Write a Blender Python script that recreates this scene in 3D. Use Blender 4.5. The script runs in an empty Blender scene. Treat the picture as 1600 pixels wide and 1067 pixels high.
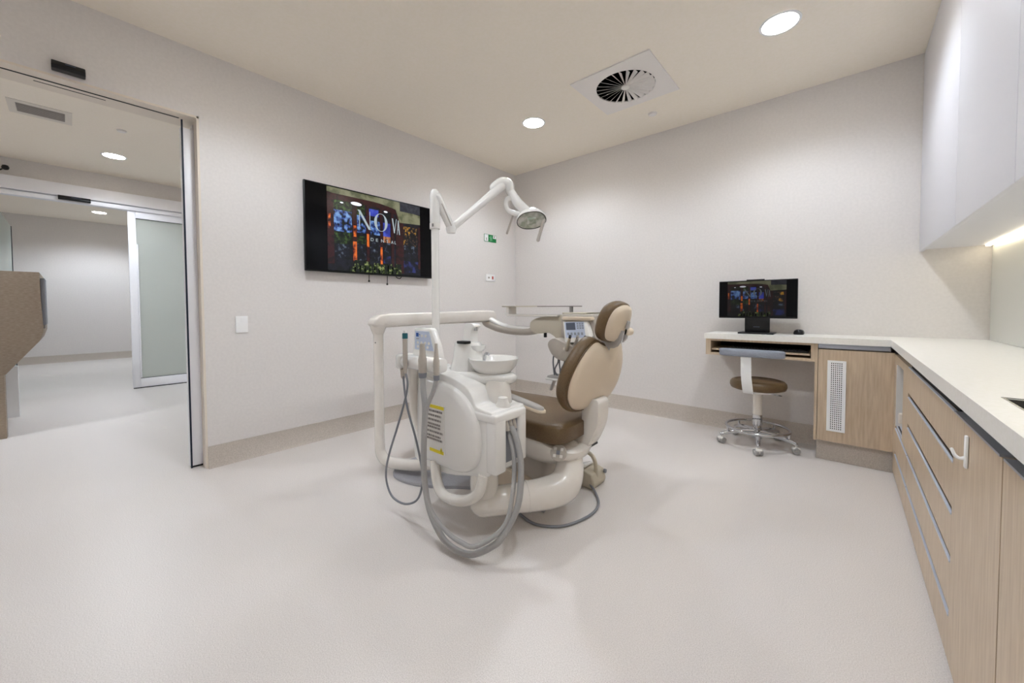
import bpy, bmesh, math, random
from mathutils import Vector, Matrix
random.seed(7)
SC = bpy.context.scene
COL = SC.collection
PI = math.pi

# ------------------------------------------------------------------ camera
cam_d = bpy.data.cameras.new('camera')
cam_d.sensor_fit = 'HORIZONTAL'; cam_d.sensor_width = 36.0
cam_d.lens = 599.68 / 1600 * 36.0
cam_d.shift_y = -35.2 / 1600
cam_d.clip_start = 0.02
cam = bpy.data.objects.new('camera', cam_d); COL.objects.link(cam)
yaw, pitch, roll = (math.radians(a) for a in (-40.944, -1.74, -0.23))
fw = Vector((math.sin(yaw)*math.cos(pitch), math.cos(yaw)*math.cos(pitch), math.sin(pitch)))
rt0 = Vector((math.cos(yaw), -math.sin(yaw), 0)); up0 = rt0.cross(fw)
rt = rt0*math.cos(roll) + up0*math.sin(roll); upv = -rt0*math.sin(roll) + up0*math.cos(roll)
cam.matrix_world = Matrix.Translation((3.155, -3.705, 1.055)) @ Matrix((rt, upv, -fw)).transposed().to_4x4()
SC.camera = cam

# ------------------------------------------------------------------ world, exposure
w = bpy.data.worlds.new('world'); SC.world = w; w.use_nodes = True
w.node_tree.nodes['Background'].inputs[0].default_value = (1, 0.97, 0.93, 1)
w.node_tree.nodes['Background'].inputs[1].default_value = 0.05
vs = SC.view_settings
vs.view_transform = 'Standard'; vs.look = 'None'; vs.gamma = 1.0; vs.exposure = 0.0
vs.use_curve_mapping = False
SC.cycles.max_bounces = 8; SC.cycles.diffuse_bounces = 7
LAMP_W = 46.5          # watts of one recessed downlight

# ------------------------------------------------------------------ materials
def lin(c):
    return tuple(((v/255)/12.92 if v/255 <= 0.04045 else ((v/255+0.055)/1.055)**2.4) for v in c)
def rgba(c): return (*lin(c), 1)
def mat(name, col, rough=0.5, metal=0.0, spec=0.5, coat=0.0, emit=None, estr=0.0, trans=0.0, ior=1.45, alpha=1.0):
    m = bpy.data.materials.new(name); m.use_nodes = True
    b = m.node_tree.nodes['Principled BSDF']
    b.inputs['Base Color'].default_value = rgba(col)
    b.inputs['Roughness'].default_value = rough
    b.inputs['Metallic'].default_value = metal
    b.inputs['Specular IOR Level'].default_value = spec
    b.inputs['Coat Weight'].default_value = coat
    b.inputs['IOR'].default_value = ior
    if trans: b.inputs['Transmission Weight'].default_value = trans
    if alpha < 1: b.inputs['Alpha'].default_value = alpha
    if emit:
        b.inputs['Emission Color'].default_value = rgba(emit)
        b.inputs['Emission Strength'].default_value = estr
    return m
def nodes(m): return m.node_tree.nodes, m.node_tree.links
def speckle(m, c1, c2, scale, bump=0.0, detail=2.0, lo=0.35, hi=0.65, stretch=(1, 1, 1)):
    """procedural two-tone noise on the base colour, with a little relief"""
    n, l = nodes(m); b = n['Principled BSDF']
    tc = n.new('ShaderNodeTexCoord'); mp = n.new('ShaderNodeMapping')
    mp.inputs['Scale'].default_value = stretch
    no = n.new('ShaderNodeTexNoise'); no.inputs['Scale'].default_value = scale; no.inputs['Detail'].default_value = detail
    cr = n.new('ShaderNodeValToRGB')
    cr.color_ramp.elements[0].position = lo; cr.color_ramp.elements[0].color = rgba(c1)
    cr.color_ramp.elements[1].position = hi; cr.color_ramp.elements[1].color = rgba(c2)
    l.new(tc.outputs['Object'], mp.inputs['Vector']); l.new(mp.outputs[0], no.inputs['Vector'])
    l.new(no.outputs['Fac'], cr.inputs['Fac']); l.new(cr.outputs['Color'], b.inputs['Base Color'])
    if bump:
        bp = n.new('ShaderNodeBump'); bp.inputs['Strength'].default_value = bump; bp.inputs['Distance'].default_value = 0.002
        l.new(no.outputs['Fac'], bp.inputs['Height']); l.new(bp.outputs[0], b.inputs['Normal'])
    return m

M = {}
M['wall'] = speckle(mat('wall_paint', (227, 223, 220), 0.75, spec=0.25), (225, 221, 218), (229, 225, 222), 60, 0.02)
M['ceiling'] = speckle(mat('ceiling_paint', (248, 240, 226), 0.85, spec=0.2), (247, 239, 224), (249, 241, 228), 50, 0.03)
M['floor'] = speckle(mat('vinyl_floor', (220, 214, 208), 0.38, spec=0.5), (206, 200, 195), (230, 225, 221), 300, 0.0, 2.0)
M['skirting'] = speckle(mat('vinyl_skirting', (190, 178, 165), 0.5), (186, 177, 166), (208, 199, 189), 190, 0.02, 3.0)
M['jamb'] = mat('cream_jamb', (230, 220, 206), 0.5)
M['alu_white'] = mat('white_aluminium', (242, 242, 246), 0.35)
M['alu'] = mat('aluminium', (190, 196, 208), 0.32, 0.85)
M['alu_grey'] = mat('grey_channel', (120, 118, 116), 0.45, 0.5)
M['seal'] = mat('blue_black_seal', (20, 30, 52), 0.5)
M['black'] = mat('black_plastic', (14, 14, 16), 0.3)
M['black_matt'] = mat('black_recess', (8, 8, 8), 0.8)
M['screen'] = mat('screen_glass', (6, 6, 9), 0.12, spec=0.2)
M['white'] = mat('white_plastic', (246, 246, 246), 0.4)
M['gloss'] = speckle(mat('cream_gloss_plastic', (234, 228, 220), 0.22, coat=0.3), (232, 226, 218), (236, 231, 224), 9)
M['gloss_white'] = mat('white_gloss_plastic', (238, 236, 232), 0.2, coat=0.3)
M['unit_grey'] = mat('warm_grey_plastic', (186, 178, 168), 0.4)
M['cream_pad'] = mat('cream_shell', (226, 210, 188), 0.38)
M['leather'] = speckle(mat('brown_upholstery', (98, 76, 52), 0.4), (100, 79, 53), (112, 90, 62), 240, 0.15, 3.0)
M['hose'] = mat('grey_hose', (166, 164, 162), 0.45)
M['hose_dark'] = mat('dark_grey_hose', (134, 136, 142), 0.5)
M['plate_grey'] = speckle(mat('grey_base_plate', (165, 165, 170), 0.6), (156, 156, 161), (174, 174, 179), 300, 0.1)
M['chrome'] = mat('chrome', (205, 205, 208), 0.12, 1.0)
M['steel'] = mat('stainless_steel', (180, 178, 174), 0.25, 1.0)
M['fabric_grey'] = speckle(mat('grey_blue_vinyl', (150, 156, 168), 0.6), (143, 149, 161), (158, 163, 175), 260, 0.1)
M['wood'] = speckle(mat('light_oak_laminate', (190, 166, 138), 0.36), (190, 168, 142), (212, 193, 168), 14, 0.03, 5.0, 0.3, 0.7, (6, 6, 0.5))
M['wood_run'] = M['wood']
M['stone'] = speckle(mat('off_white_worktop', (240, 238, 232), 0.3), (238, 236, 229), (242, 240, 235), 80)
M['cab_white'] = mat('satin_white_door', (226, 226, 232), 0.38)
M['splash'] = mat('pale_green_grey_splashback', (228, 230, 223), 0.2)
M['kick'] = M['skirting']
M['brown_lam'] = speckle(mat('taupe_laminate', (140, 122, 104), 0.5), (150, 134, 116), (166, 150, 132), 40, 0.02, 3, stretch=(1, 1, 4))
M['clear'] = mat('clear_grey_plastic', (222, 222, 222), 0.15, trans=0.6)
M['glass'] = mat('frosted_glass', (222, 227, 221), 0.55, trans=0.6, ior=1.2)
M['glass_green'] = mat('green_tinted_glass', (226, 238, 230), 0.25, trans=0.35, ior=1.2)
M['lamp_on'] = mat('downlight_diffuser', (255, 255, 255), 0.5, emit=(255, 250, 240), estr=9.0)
M['led'] = mat('led_strip', (255, 250, 235), 0.5, emit=(255, 238, 204), estr=7.0)
M['teal'] = mat('teal_tip', (28, 96, 104), 0.4)
M['yellow'] = mat('yellow_print', (236, 216, 40), 0.5)
M['ink'] = mat('grey_ink', (138, 130, 126), 0.6)
M['ink_dark'] = mat('dark_ink', (40, 38, 40), 0.6)
M['label_white'] = mat('label_white', (232, 228, 222), 0.45)
M['panel_blue'] = mat('pale_blue_panel', (196, 206, 226), 0.35)
M['blue'] = mat('blue_print', (40, 90, 170), 0.5)
M['green'] = mat('exit_green', (22, 130, 66), 0.5)
M['red'] = mat('red_print', (190, 60, 40), 0.5)
M['lcd'] = mat('grey_display', (92, 98, 112), 0.25)
M['key'] = mat('grey_keys', (150, 156, 168), 0.5)
M['beige'] = mat('beige_foot_control', (204, 196, 178), 0.5)
M['alu_light'] = mat('pale_aluminium_lip', (206, 212, 224), 0.4, 0.2)
M['pad_grey'] = mat('warm_grey_pad', (178, 174, 170), 0.6)
M['reflector'] = speckle(mat('faceted_reflector', (235, 240, 230), 0.12, 0.35), (196, 206, 190), (250, 252, 246), 30, 0.0, 1.0)
M['vent_white'] = mat('vent_white', (240, 235, 230), 0.5)
M['vent_grey'] = mat('vent_grey_mesh', (160, 153, 146), 0.7)

# ------------------------------------------------------------------ mesh helpers
def finish(name, bm, m, parent=None, smooth=True, angle=35):
    me = bpy.data.meshes.new(name)
    bmesh.ops.recalc_face_normals(bm, faces=bm.faces)
    bm.to_mesh(me); bm.free()
    me.materials.append(M[m] if isinstance(m, str) else m)
    if smooth:
        for p in me.polygons: p.use_smooth = True
        me.set_sharp_from_angle(angle=math.radians(angle))
    o = bpy.data.objects.new(name, me); COL.objects.link(o)
    if parent: o.parent = parent; o.matrix_parent_inverse = parent.matrix_world.inverted()
    return o
def copy_part(src, loc, parent, rot=None, name=None):
    o = src.copy(); COL.objects.link(o); o.location = loc
    if rot: o.rotation_euler = rot
    o.parent = parent; o.matrix_parent_inverse = parent.matrix_world.inverted()
    return o
def tag(o, label, cat, group=None):
    o['label'] = label; o['category'] = cat
    if group: o['group'] = group
    return o
def struct(o, label=None):
    o['kind'] = 'structure'
    if label: o['label'] = label
    return o
def thing(name, loc, label, cat, group=None):
    o = bpy.data.objects.new(name, None); o.empty_display_size = 0.05
    COL.objects.link(o); o.location = loc
    bpy.context.view_layer.update()
    return tag(o, label, cat, group)
def bx(bm, x0, x1, y0, y1, z0, z1, bev=0.0, seg=2):
    x0, x1 = min(x0, x1), max(x0, x1); y0, y1 = min(y0, y1), max(y0, y1); z0, z1 = min(z0, z1), max(z0, z1)
    t = bmesh.new()
    bmesh.ops.create_cube(t, size=1.0)
    for v in t.verts:
        v.co = Vector(((x0+x1)/2 + v.co.x*(x1-x0), (y0+y1)/2 + v.co.y*(y1-y0), (z0+z1)/2 + v.co.z*(z1-z0)))
    if bev: bmesh.ops.bevel(t, geom=t.edges[:], offset=min(bev, 0.49*min(x1-x0, y1-y0, z1-z0)), segments=seg, profile=0.5, affect='EDGES')
    return join(bm, t)
def join(bm, t):
    if bm is None: return t
    me = bpy.data.meshes.new('tmp'); t.to_mesh(me); t.free(); bm.from_mesh(me); bpy.data.meshes.remove(me)
    return bm
def box(name, m, parent, *a, bev=0.0, seg=2):
    return finish(name, bx(None, *a, bev=bev, seg=seg), m, parent)
def prism(bm, pts, axis, a0, a1, bev=0.0, seg=2):
    """polygon in the plane across `axis`, extruded from a0 to a1"""
    t = bmesh.new()
    def P(p, a):
        return {'x': (a, p[0], p[1]), 'y': (p[0], a, p[1]), 'z': (p[0], p[1], a)}[axis]
    A = [t.verts.new(P(p, a0)) for p in pts]; B = [t.verts.new(P(p, a1)) for p in pts]
    n = len(pts)
    t.faces.new(A); t.faces.new(B[::-1])
    for i in range(n): t.faces.new((A[i], B[i], B[(i+1) % n], A[(i+1) % n]))
    bmesh.ops.recalc_face_normals(t, faces=t.faces)
    if bev: bmesh.ops.bevel(t, geom=t.edges[:], offset=bev, segments=seg, profile=0.5, affect='EDGES', clamp_overlap=True)
    return join(bm, t)
def smooth_path(pts, sub=6, closed=False):
    pts = [Vector(p) for p in pts]; out = []
    n = len(pts)
    rng = range(n) if closed else range(n-1)
    for i in rng:
        if closed: p0, p1, p2, p3 = pts[(i-1) % n], pts[i], pts[(i+1) % n], pts[(i+2) % n]
        else: p0, p1, p2, p3 = pts[max(i-1, 0)], pts[i], pts[i+1], pts[min(i+2, n-1)]
        for k in range(sub):
            t = k/sub
            out.append(0.5*((2*p1) + (-p0+p2)*t + (2*p0-5*p1+4*p2-p3)*t*t + (-p0+3*p1-3*p2+p3)*t**3))
    if not closed: out.append(pts[-1])
    return out
def tube(bm, pts, r, n=14, sub=6, closed=False, flat=None, rounded=False):
    """round tube through pts; r is a number or one radius per given point; flat=(a,b) squashes the section"""
    rs = [r]*len(pts) if not isinstance(r, (list, tuple)) else list(r)
    if sub > 1:
        P = smooth_path(pts, sub, closed); R = []
        m = len(pts)
        for i in (range(m) if closed else range(m-1)):
            for k in range(sub): R.append(rs[i] + (rs[(i+1) % m]-rs[i])*k/sub)
        if not closed: R.append(rs[-1])
    else: P = [Vector(p) for p in pts]; R = rs
    t = bmesh.new(); rings = []
    prev = None
    if rounded and not closed:
        d0 = (P[0]-P[1]).normalized(); d1 = (P[-1]-P[-2]).normalized()
        h0 = [(0.95, .31), (0.7, .71), (0.38, .92)]
        P = [P[0]+d0*R[0]*a for a, b in h0] + P + [P[-1]+d1*R[-1]*a for a, b in h0[::-1]]
        R = [R[0]*b for a, b in h0] + R + [R[-1]*b for a, b in h0[::-1]]
    for i, p in enumerate(P):
        if closed: d = (P[(i+1) % len(P)] - P[i-1])
        else: d = P[min(i+1, len(P)-1)] - P[max(i-1, 0)]
        d.normalize()
        if prev is None:
            a = Vector((0, 0, 1)) if abs(d.z) < 0.9 else Vector((0, 1, 0))
            u = d.cross(a).normalized()
        else: u = (prev - d*prev.dot(d)).normalized()
        v = d.cross(u); prev = u
        fa, fb = flat or (1, 1)
        rings.append([t.verts.new(p + (u*math.cos(2*PI*k/n)*fa + v*math.sin(2*PI*k/n)*fb)*R[i]) for k in range(n)])
    m = len(rings)
    for i in (range(m) if closed else range(m-1)):
        A, B = rings[i], rings[(i+1) % m]
        for k in range(n): t.faces.new((A[k], A[(k+1) % n], B[(k+1) % n], B[k]))
    if not closed: t.faces.new(rings[0][::-1]); t.faces.new(rings[-1])
    return join(bm, t)
def lathe(bm, prof, c, n=32, mtx=None):
    """prof: (radius, height) pairs turned about +z at c"""
    t = bmesh.new(); rings = []
    for r, z in prof:
        if r < 1e-6: rings.append([t.verts.new((0, 0, z))])
        else: rings.append([t.verts.new((r*math.cos(2*PI*k/n), r*math.sin(2*PI*k/n), z)) for k in range(n)])
    for A, B in zip(rings, rings[1:]):
        for k in range(n):
            a, b = A[k % len(A)], A[(k+1) % len(A)]; c2, d = B[(k+1) % len(B)], B[k % len(B)]
            f = []
            for v in (a, b, c2, d):
                if v not in f: f.append(v)
            if len(f) > 2: t.faces.new(f)
    for R_, fl in ((rings[0], True), (rings[-1], False)):
        if len(R_) > 1: t.faces.new(R_[::-1] if fl else R_)
    bmesh.ops.transform(t, matrix=Matrix.Translation(c) @ (mtx or Matrix()), verts=t.verts)
    return join(bm, t)
def pillow(bm, outline, rings, fn):
    """concentric copies of a closed outline: rings = (scale, w); fn maps (u, v, w) to the world"""
    t = bmesh.new()
    cu = sum(p[0] for p in outline)/len(outline); cv = sum(p[1] for p in outline)/len(outline)
    R_ = []
    for s, wv in rings:
        if s <= 0: R_.append([t.verts.new(fn(cu, cv, wv))])
        else: R_.append([t.verts.new(fn(cu+(u-cu)*s, cv+(v-cv)*s, wv)) for u, v in outline])
    n = len(outline)
    for A, B in zip(R_, R_[1:]):
        for k in range(n):
            f = []
            for v in (A[k % len(A)], A[(k+1) % len(A)], B[(k+1) % len(B)], B[k % len(B)]):
                if v not in f: f.append(v)
            if len(f) > 2: t.faces.new(f)
    for X, fl in ((R_[0], True), (R_[-1], False)):
        if len(X) > 1: t.faces.new(X[::-1] if fl else X)
    return join(bm, t)
def curve2(pts, sub=6):
    return [(p.x, p.y) for p in smooth_path([(a, b, 0) for a, b in pts], sub, True)]
def cushion_rings(thick, e=0.02, size=0.25, dome=0.012):
    k = e/size
    return [(0, -dome*0.3), (0.6, -dome*0.2), (1-2*k, 0), (1-0.7*k, e*0.25), (1, e), (1, thick-e), (1-0.7*k, thick-e*0.25), (1-2*k, thick), (0.6, thick+dome*0.8), (0.3, thick+dome), (0, thick+dome)]
def rot_z(a): return Matrix.Rotation(a, 4, 'Z')

# ================================================================== ROOM
H = 2.705; XR = 3.833; YF = -4.75; HC = 2.76
XW = -3.95                                   # corridor's far wall
box('floor', 'floor', None, -8.7, XR+0.15, -6.2, 1.2, -0.12, 0.0); struct(bpy.data.objects['floor'])
box('ceiling', 'ceiling', None, -0.02, XR+0.15, YF-0.15, 0.15, H, H+0.12); struct(bpy.data.objects['ceiling'])
box('wall_back', 'wall', None, -0.2, XR+0.15, 0.0, 0.15, 0, H); struct(bpy.data.objects['wall_back'])
box('wall_right', 'wall', None, XR, XR+0.15, YF-0.15, 0.15, 0, H); struct(bpy.data.objects['wall_right'])
box('wall_front', 'wall', None, -0.2, XR+0.15, YF-0.15, YF, 0, H); struct(bpy.data.objects['wall_front'])
DY0, DY1, DZ = -3.13, -4.40, 2.285           # sliding door opening in the left wall
bm = None
bm = bx(bm, -0.088, 0, DY0, 0.0, 0, H)
bm = bx(bm, -0.22, -0.142, DY0-0.01, 0.0, 0, HC)
bm = bx(bm, -0.22, -0.088, -0.3, 0.0, 0, HC)
bm = bx(bm, -0.088, 0, DY1, DY0, DZ, HC)
bm = bx(bm, -0.22, -0.16, DY1, DY0, DZ, HC)
bm = bx(bm, -0.16, -0.088, DY1, DY0, DZ, HC)
bm = bx(bm, -0.22, 0, YF-0.15, DY1, 0, HC)
struct(finish('wall_left', bm, 'wall', None, False))
# jamb lining of the opening
bm = bx(None, -0.088, 0.0005, DY0-0.012, DY0, 0, DZ)
bm = bx(bm, -0.088, 0.0005, DY1, DY0, DZ-0.012, DZ)
bm = bx(bm, -0.22, -0.088, DY1, DY0, DZ-0.012, DZ)
struct(finish('trim_1', bm, 'jamb', None, False), 'cream lining of the wide sliding door opening')
t = box('trim_2', 'black_matt', None, -0.087, -0.074, DY1+0.002, DY0-0.085, DZ-0.0135, DZ-0.0122); struct(t, 'dark track slot above the sliding door')
t = box('trim_6', 'black_matt', None, -0.132, -0.126, -3.80, -3.535, DZ-0.0135, DZ-0.0122); struct(t, 'short dark slot in the door soffit')
# skirtings (coved vinyl)
cove = [(0, 0), (0.022, 0), (0.008, 0.02), (0.006, 0.145), (0, 0.145)]
struct(finish('baseboard_left', prism(None, cove, 'y', DY0, 0), 'skirting', None))
struct(finish('baseboard_back', prism(None, [(-a, b) for a, b in cove], 'x', 0, 3.01), 'skirting', None))
# corridor and the room beyond
box('wall_corridor_end', 'wall', None, -4.3, -0.2, 0.9, 1.05, 0, HC); struct(bpy.data.objects['wall_corridor_end'])
box('wall_corridor_near', 'wall', None, -8.7, -0.2, -6.2, -6.05, 0, 2.95); struct(bpy.data.objects['wall_corridor_near'])
bm = bx(None, XW-0.16, XW-0.02, -2.55, 0.9, 0, HC); bm = bx(bm, XW-0.16, XW-0.02, -6.05, -2.55, 2.53, HC)
bm = bx(bm, XW-0.16, XW-0.02, -6.05, -4.35, 0, 2.53)
struct(finish('wall_corridor', bm, 'wall', None, False))
box('ceiling_corridor', 'ceiling', None, XW-0.02, -0.22, -6.2, 1.05, HC, HC+0.1); struct(bpy.data.objects['ceiling_corridor'])
box('wall_far', 'wall', None, -8.7, -8.55, -6.2, 1.0, 0, 2.95); struct(bpy.data.objects['wall_far'])
box('wall_far_side', 'wall', None, -8.7, XW-0.16, -2.05, -1.9, 0, 2.95); struct(bpy.data.objects['wall_far_side'])
box('ceiling_far', 'ceiling', None, -8.7, XW-0.02, -6.2, 1.0, 2.84, 2.95); struct(bpy.data.objects['ceiling_far'])
struct(finish('baseboard_far', prism(None, [(-8.55+a, b) for a, b in cove], 'y', -6.05, -2.05), 'skirting', None))

# header beam of the far sliding door
bm = bx(None, XW-0.02, XW+0.10, -4.9, -1.2, 2.395, 2.54, 0.004)
bm = bx(bm, XW-0.02, XW+0.075, -4.9, -1.2, 2.335, 2.385, 0.004)
struct(finish('trim_3', bm, 'alu_white', None), 'white header beam above the far sliding door')

def sliding_door(name, x0, x1, y0, y1, z1, label, seal=False, stile=0.075):
    e = thing(name, ((x0+x1)/2, (y0+y1)/2, 0), label, 'door'); del e['category']; e['kind'] = 'structure'
    bm = bx(None, x0, x1, y0, y0+stile, 0.012, z1, 0.003)
    bm = bx(bm, x0, x1, y1-stile, y1, 0.012, z1, 0.003)
    bm = bx(bm, x0, x1, y0+stile, y1-stile, z1-0.09, z1, 0.003)
    bm = bx(bm, x0, x1, y0+stile, y1-stile, 0.012, 0.13, 0.003)
    finish('frame', bm, 'alu_white', e)
    xm = (x0+x1)/2
    box('glass', 'glass', e, xm-0.004, xm+0.004, y0+stile-0.005, y1-stile+0.005, 0.125, z1-0.085)
    bm = bx(None, x1-0.012, x1-0.006, y0+stile, y1-stile, z1-0.096, z1-0.088)
    bm = bx(bm, x1-0.012, x1-0.006, y0+stile, y1-stile, 0.128, 0.136)
    finish('gasket', bm, 'black', e)
    box('floor_brush', 'black', e, x0+0.005, x1-0.005, y0+0.005, y1, 0.0, 0.014)
    return e
d1 = sliding_door('door_1', -0.135, -0.094, -3.207, -2.0, 2.225, 'white sliding door leaf pushed into the wall beside the opening')
box('edge_seal', 'seal', d1, -0.0945, -0.089, -3.205, -3.196, 0.0, DZ-0.013)
box('door_stop', 'alu_white', d1, -0.094, -0.089, -3.150, -3.132, 0.09, 1.95, bev=0.001)
d2 = sliding_door('door_2', XW+0.005, XW+0.045, -3.18, -2.1, 2.335, 'white framed sliding door with grey glass across the corridor')
box('pull_bar', 'alu_white', d2, XW+0.045, XW+0.055, -3.105, -3.09, 0.14, 1.9, bev=0.002)
# glass screen at the side of the far room
e = thing('glass_screen', (-5.4, -4.3, 0), 'green tinted glass screen standing in the far room', 'glass screen')
box('pane', 'glass_green', e, -6.3, -4.3, -4.262, -4.25, 0.05, 2.3)
box('edge_strip', 'seal', e, -6.33, -6.3, -4.268, -4.243, 0.0, 2.3)
box('floor_channel', 'alu_white', e, -6.3, -4.3, -4.275, -4.24, 0.0, 0.05)

# ================================================================== RECESSED DOWNLIGHTS
def downlight(x, y, z, label, watts=LAMP_W, r=0.088):
    e = thing('downlight', (x, y, z), label, 'downlight', 'recessed round downlights')
    finish('trim_ring', lathe(None, [(r, -0.001), (r+0.002, -0.004), (r+0.014, -0.003), (r+0.016, 0.0)], (x, y, z), 40), 'white', e)
    finish('diffuser', lathe(None, [(r, -0.0035), (0, -0.0035)], (x, y, z), 40), 'lamp_on', e)
    L = bpy.data.lights.new('downlight_beam', 'SPOT'); L.energy = watts; L.color = (0.875, 0.975, 1.10)
    L.spot_size = math.radians(149); L.spot_blend = 0.55; L.shadow_soft_size = r*0.8
    o = bpy.data.objects.new('downlight_beam', L); COL.objects.link(o); o.location = (x, y, z-0.02)
    o.parent = e; o.matrix_parent_inverse = e.matrix_world.inverted()
downlight(2.84, -0.944, H, 'bright round downlight in the ceiling nearest the white cupboards')
downlight(1.02, -0.938, H, 'bright round downlight in the ceiling near the room corner above the lamp arm')
downlight(1.02, -2.95, H, 'round downlight in the ceiling out of view near the sliding door')
downlight(2.84, -2.95, H, 'round downlight in the ceiling out of view above the camera side of the worktop')
downlight(-3.04, -3.335, HC, 'round downlight in the corridor ceiling beyond the sliding door', LAMP_W*2.1)
downlight(-1.6, -4.9, HC, 'added unseen downlight in the corridor ceiling hidden behind the wall', LAMP_W*2.0)  # unseen lamp, added to light the corridor
downlight(-1.6, -1.2, HC, 'added unseen corridor downlight hidden behind the television wall', LAMP_W*1.5)  # also added out of sight, as extra corridor light
downlight(-7.31, -3.297, 2.84, 'round downlight in the far room ceiling seen under the header beam', LAMP_W*2.6)

# ================================================================== CEILING FITTINGS
# swirl diffuser
vx, vy = 1.885, -0.936
e = thing('ceiling_vent', (vx, vy, H), 'square white swirl air diffuser in the ceiling between the downlights', 'air vent')
S2, RI = 0.296, 0.212
t = bmesh.new(); n = 48
inner = [t.verts.new((vx+RI*math.cos(2*PI*k/n), vy+RI*math.sin(2*PI*k/n), H-0.008)) for k in range(n)]
outer = []
for k in range(n):
    c, s = math.cos(2*PI*k/n), math.sin(2*PI*k/n); q = S2/max(abs(c), abs(s))
    outer.append(t.verts.new((vx+q*c, vy+q*s, H-0.008)))
rim = [t.verts.new((v.co.x, v.co.y, H)) for v in outer]; inn2 = [t.verts.new((v.co.x, v.co.y, H+0.02)) for v in inner]
for k in range(n):
    j = (k+1) % n
    t.faces.new((inner[k], inner[j], outer[j], outer[k])); t.faces.new((outer[k], outer[j], rim[j], rim[k])); t.faces.new((inn2[k], inn2[j], inner[j], inner[k]))
finish('face_plate', t, 'vent_white', e)
finish('plenum', lathe(None, [(RI, -0.0006), (0, -0.0006)], (vx, vy, H), 48), 'black_matt', e)
finish('hub', lathe(None, [(0.03, -0.002), (0.03, -0.012), (0.022, -0.016), (0, -0.017)], (vx, vy, H), 24), 'vent_white', e)
t = bmesh.new()
tilt = 0.024
vv = [(0.026, -0.0033, -0.002), (RI-0.002, -0.015, -0.001), (RI-0.002, 0.010, -0.021), (0.026, 0.0033, -0.010)]
A = [t.verts.new((a, b, c)) for a, b, c in vv]; B = [t.verts.new((a, b, c+0.0015)) for a, b, c in vv]
t.faces.new(A); t.faces.new(B[::-1])
for k in range(4): t.faces.new((A[k], A[(k+1) % 4], B[(k+1) % 4], B[k]))
blade = finish('blade', t, 'vent_white', None, False)
blade.location = (vx, vy, H); blade.parent = e; blade.matrix_parent_inverse = e.matrix_world.inverted()
for k in range(1, 24): copy_part(blade, (vx, vy, H), e, (0, 0, 2*PI*k/24))
# sprinkler discs
def sprinkler(x, y, z, label):
    tag(finish('sprinkler_cover', lathe(None, [(0.036, 0.0), (0.036, -0.006), (0.032, -0.0065), (0.032, -0.012), (0.03, -0.014), (0, -0.014)], (x, y, z), 28), 'vent_white', None), label, 'sprinkler cover', 'ceiling sprinkler covers')
sprinkler(1.885, -0.40, H, 'small round sprinkler cover in the ceiling beside the swirl vent')
sprinkler(-2.10, -3.334, HC, 'small round sprinkler cover in the corridor ceiling')
# corridor return grille
e = thing('return_grille', (-2.13, -3.82, HC), 'grey slotted air grille in the corridor ceiling', 'air vent')
box('frame', mat('grille_frame', (226, 219, 208), 0.6), e, -2.30, -1.96, -4.00, -3.645, HC-0.004, HC)
box('mesh', 'vent_grey', e, -2.235, -2.02, -3.955, -3.687, HC-0.0055, HC-0.002)
slat = box('slat', 'vent_grey', e, -0.008, 0.008, -0.13, 0.13, -0.004, 0.0)
slat.location = Vector((-2.045, -3.821, HC-0.006))
for k in range(1, 8): copy_part(slat, (-2.045-0.0235*k, -3.821, HC-0.006), e)

# door sensors
def sensor(x, y, z, wdt, ht, label, dep=0.045):
    e = thing('door_sensor', (x, y, z), label, 'door sensor', 'black automatic door sensors')
    prof = [(0, 0), (dep, 0.0), (dep+0.006, ht*0.35), (dep*0.7, ht*0.9), (0, ht)]
    finish('housing', prism(None, [(x+a, z+b) for a, b in prof], 'y', y-wdt/2, y+wdt/2, 0.004), 'black', e)
    box('indicator_strip', 'lcd', e, x+dep*0.9, x+dep*0.9+0.004, y-wdt*0.1, y+wdt*0.2, z+ht*0.62, z+ht*0.7)
    return e
sensor(0.0, -3.675, 2.303, 0.12, 0.052, 'black door sensor on the white wall above the sliding door opening')
sensor(XW+0.1, -3.63, 2.345, 0.26, 0.055, 'black door sensor on the far white header beam', 0.03)
e = thing('security_camera', (XW+0.02, -4.13, 2.62), 'small black camera on the corridor wall above the header beam', 'camera')
finish('head', lathe(None, [(0, -0.03), (0.022, -0.022), (0.03, 0), (0.022, 0.022), (0, 0.03)], (XW+0.06, -4.13, 2.625), 16), 'black', e)
finish('bracket', tube(None, [(XW-0.02, -4.2, 2.58), (XW+0.03, -4.16, 2.605), (XW+0.06, -4.13, 2.625)], 0.007, 8), 'black', e)

# ================================================================== WALL FITTINGS
e = thing('light_switch', (0, -2.926, 0.945), 'white light switch plate on the wall beside the sliding door', 'light switch')
box('plate', 'white', e, 0, 0.008, -2.962, -2.890, 0.888, 1.002, bev=0.003)
box('rocker', 'white', e, 0.008, 0.012, -2.934, -2.918, 0.965, 0.985, bev=0.001)
e = thing('data_outlet', (0, -0.455, 1.402), 'white wall outlet plate with red button under the green sign', 'wall outlet')
box('plate', 'white', e, 0, 0.009, -0.53, -0.38, 1.361, 1.443, bev=0.003)
box('socket', 'vent_grey', e, 0.009, 0.010, -0.500, -0.475, 1.392, 1.412)
box('button', 'red', e, 0.009, 0.013, -0.435, -0.415, 1.385, 1.42, bev=0.001)
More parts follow.
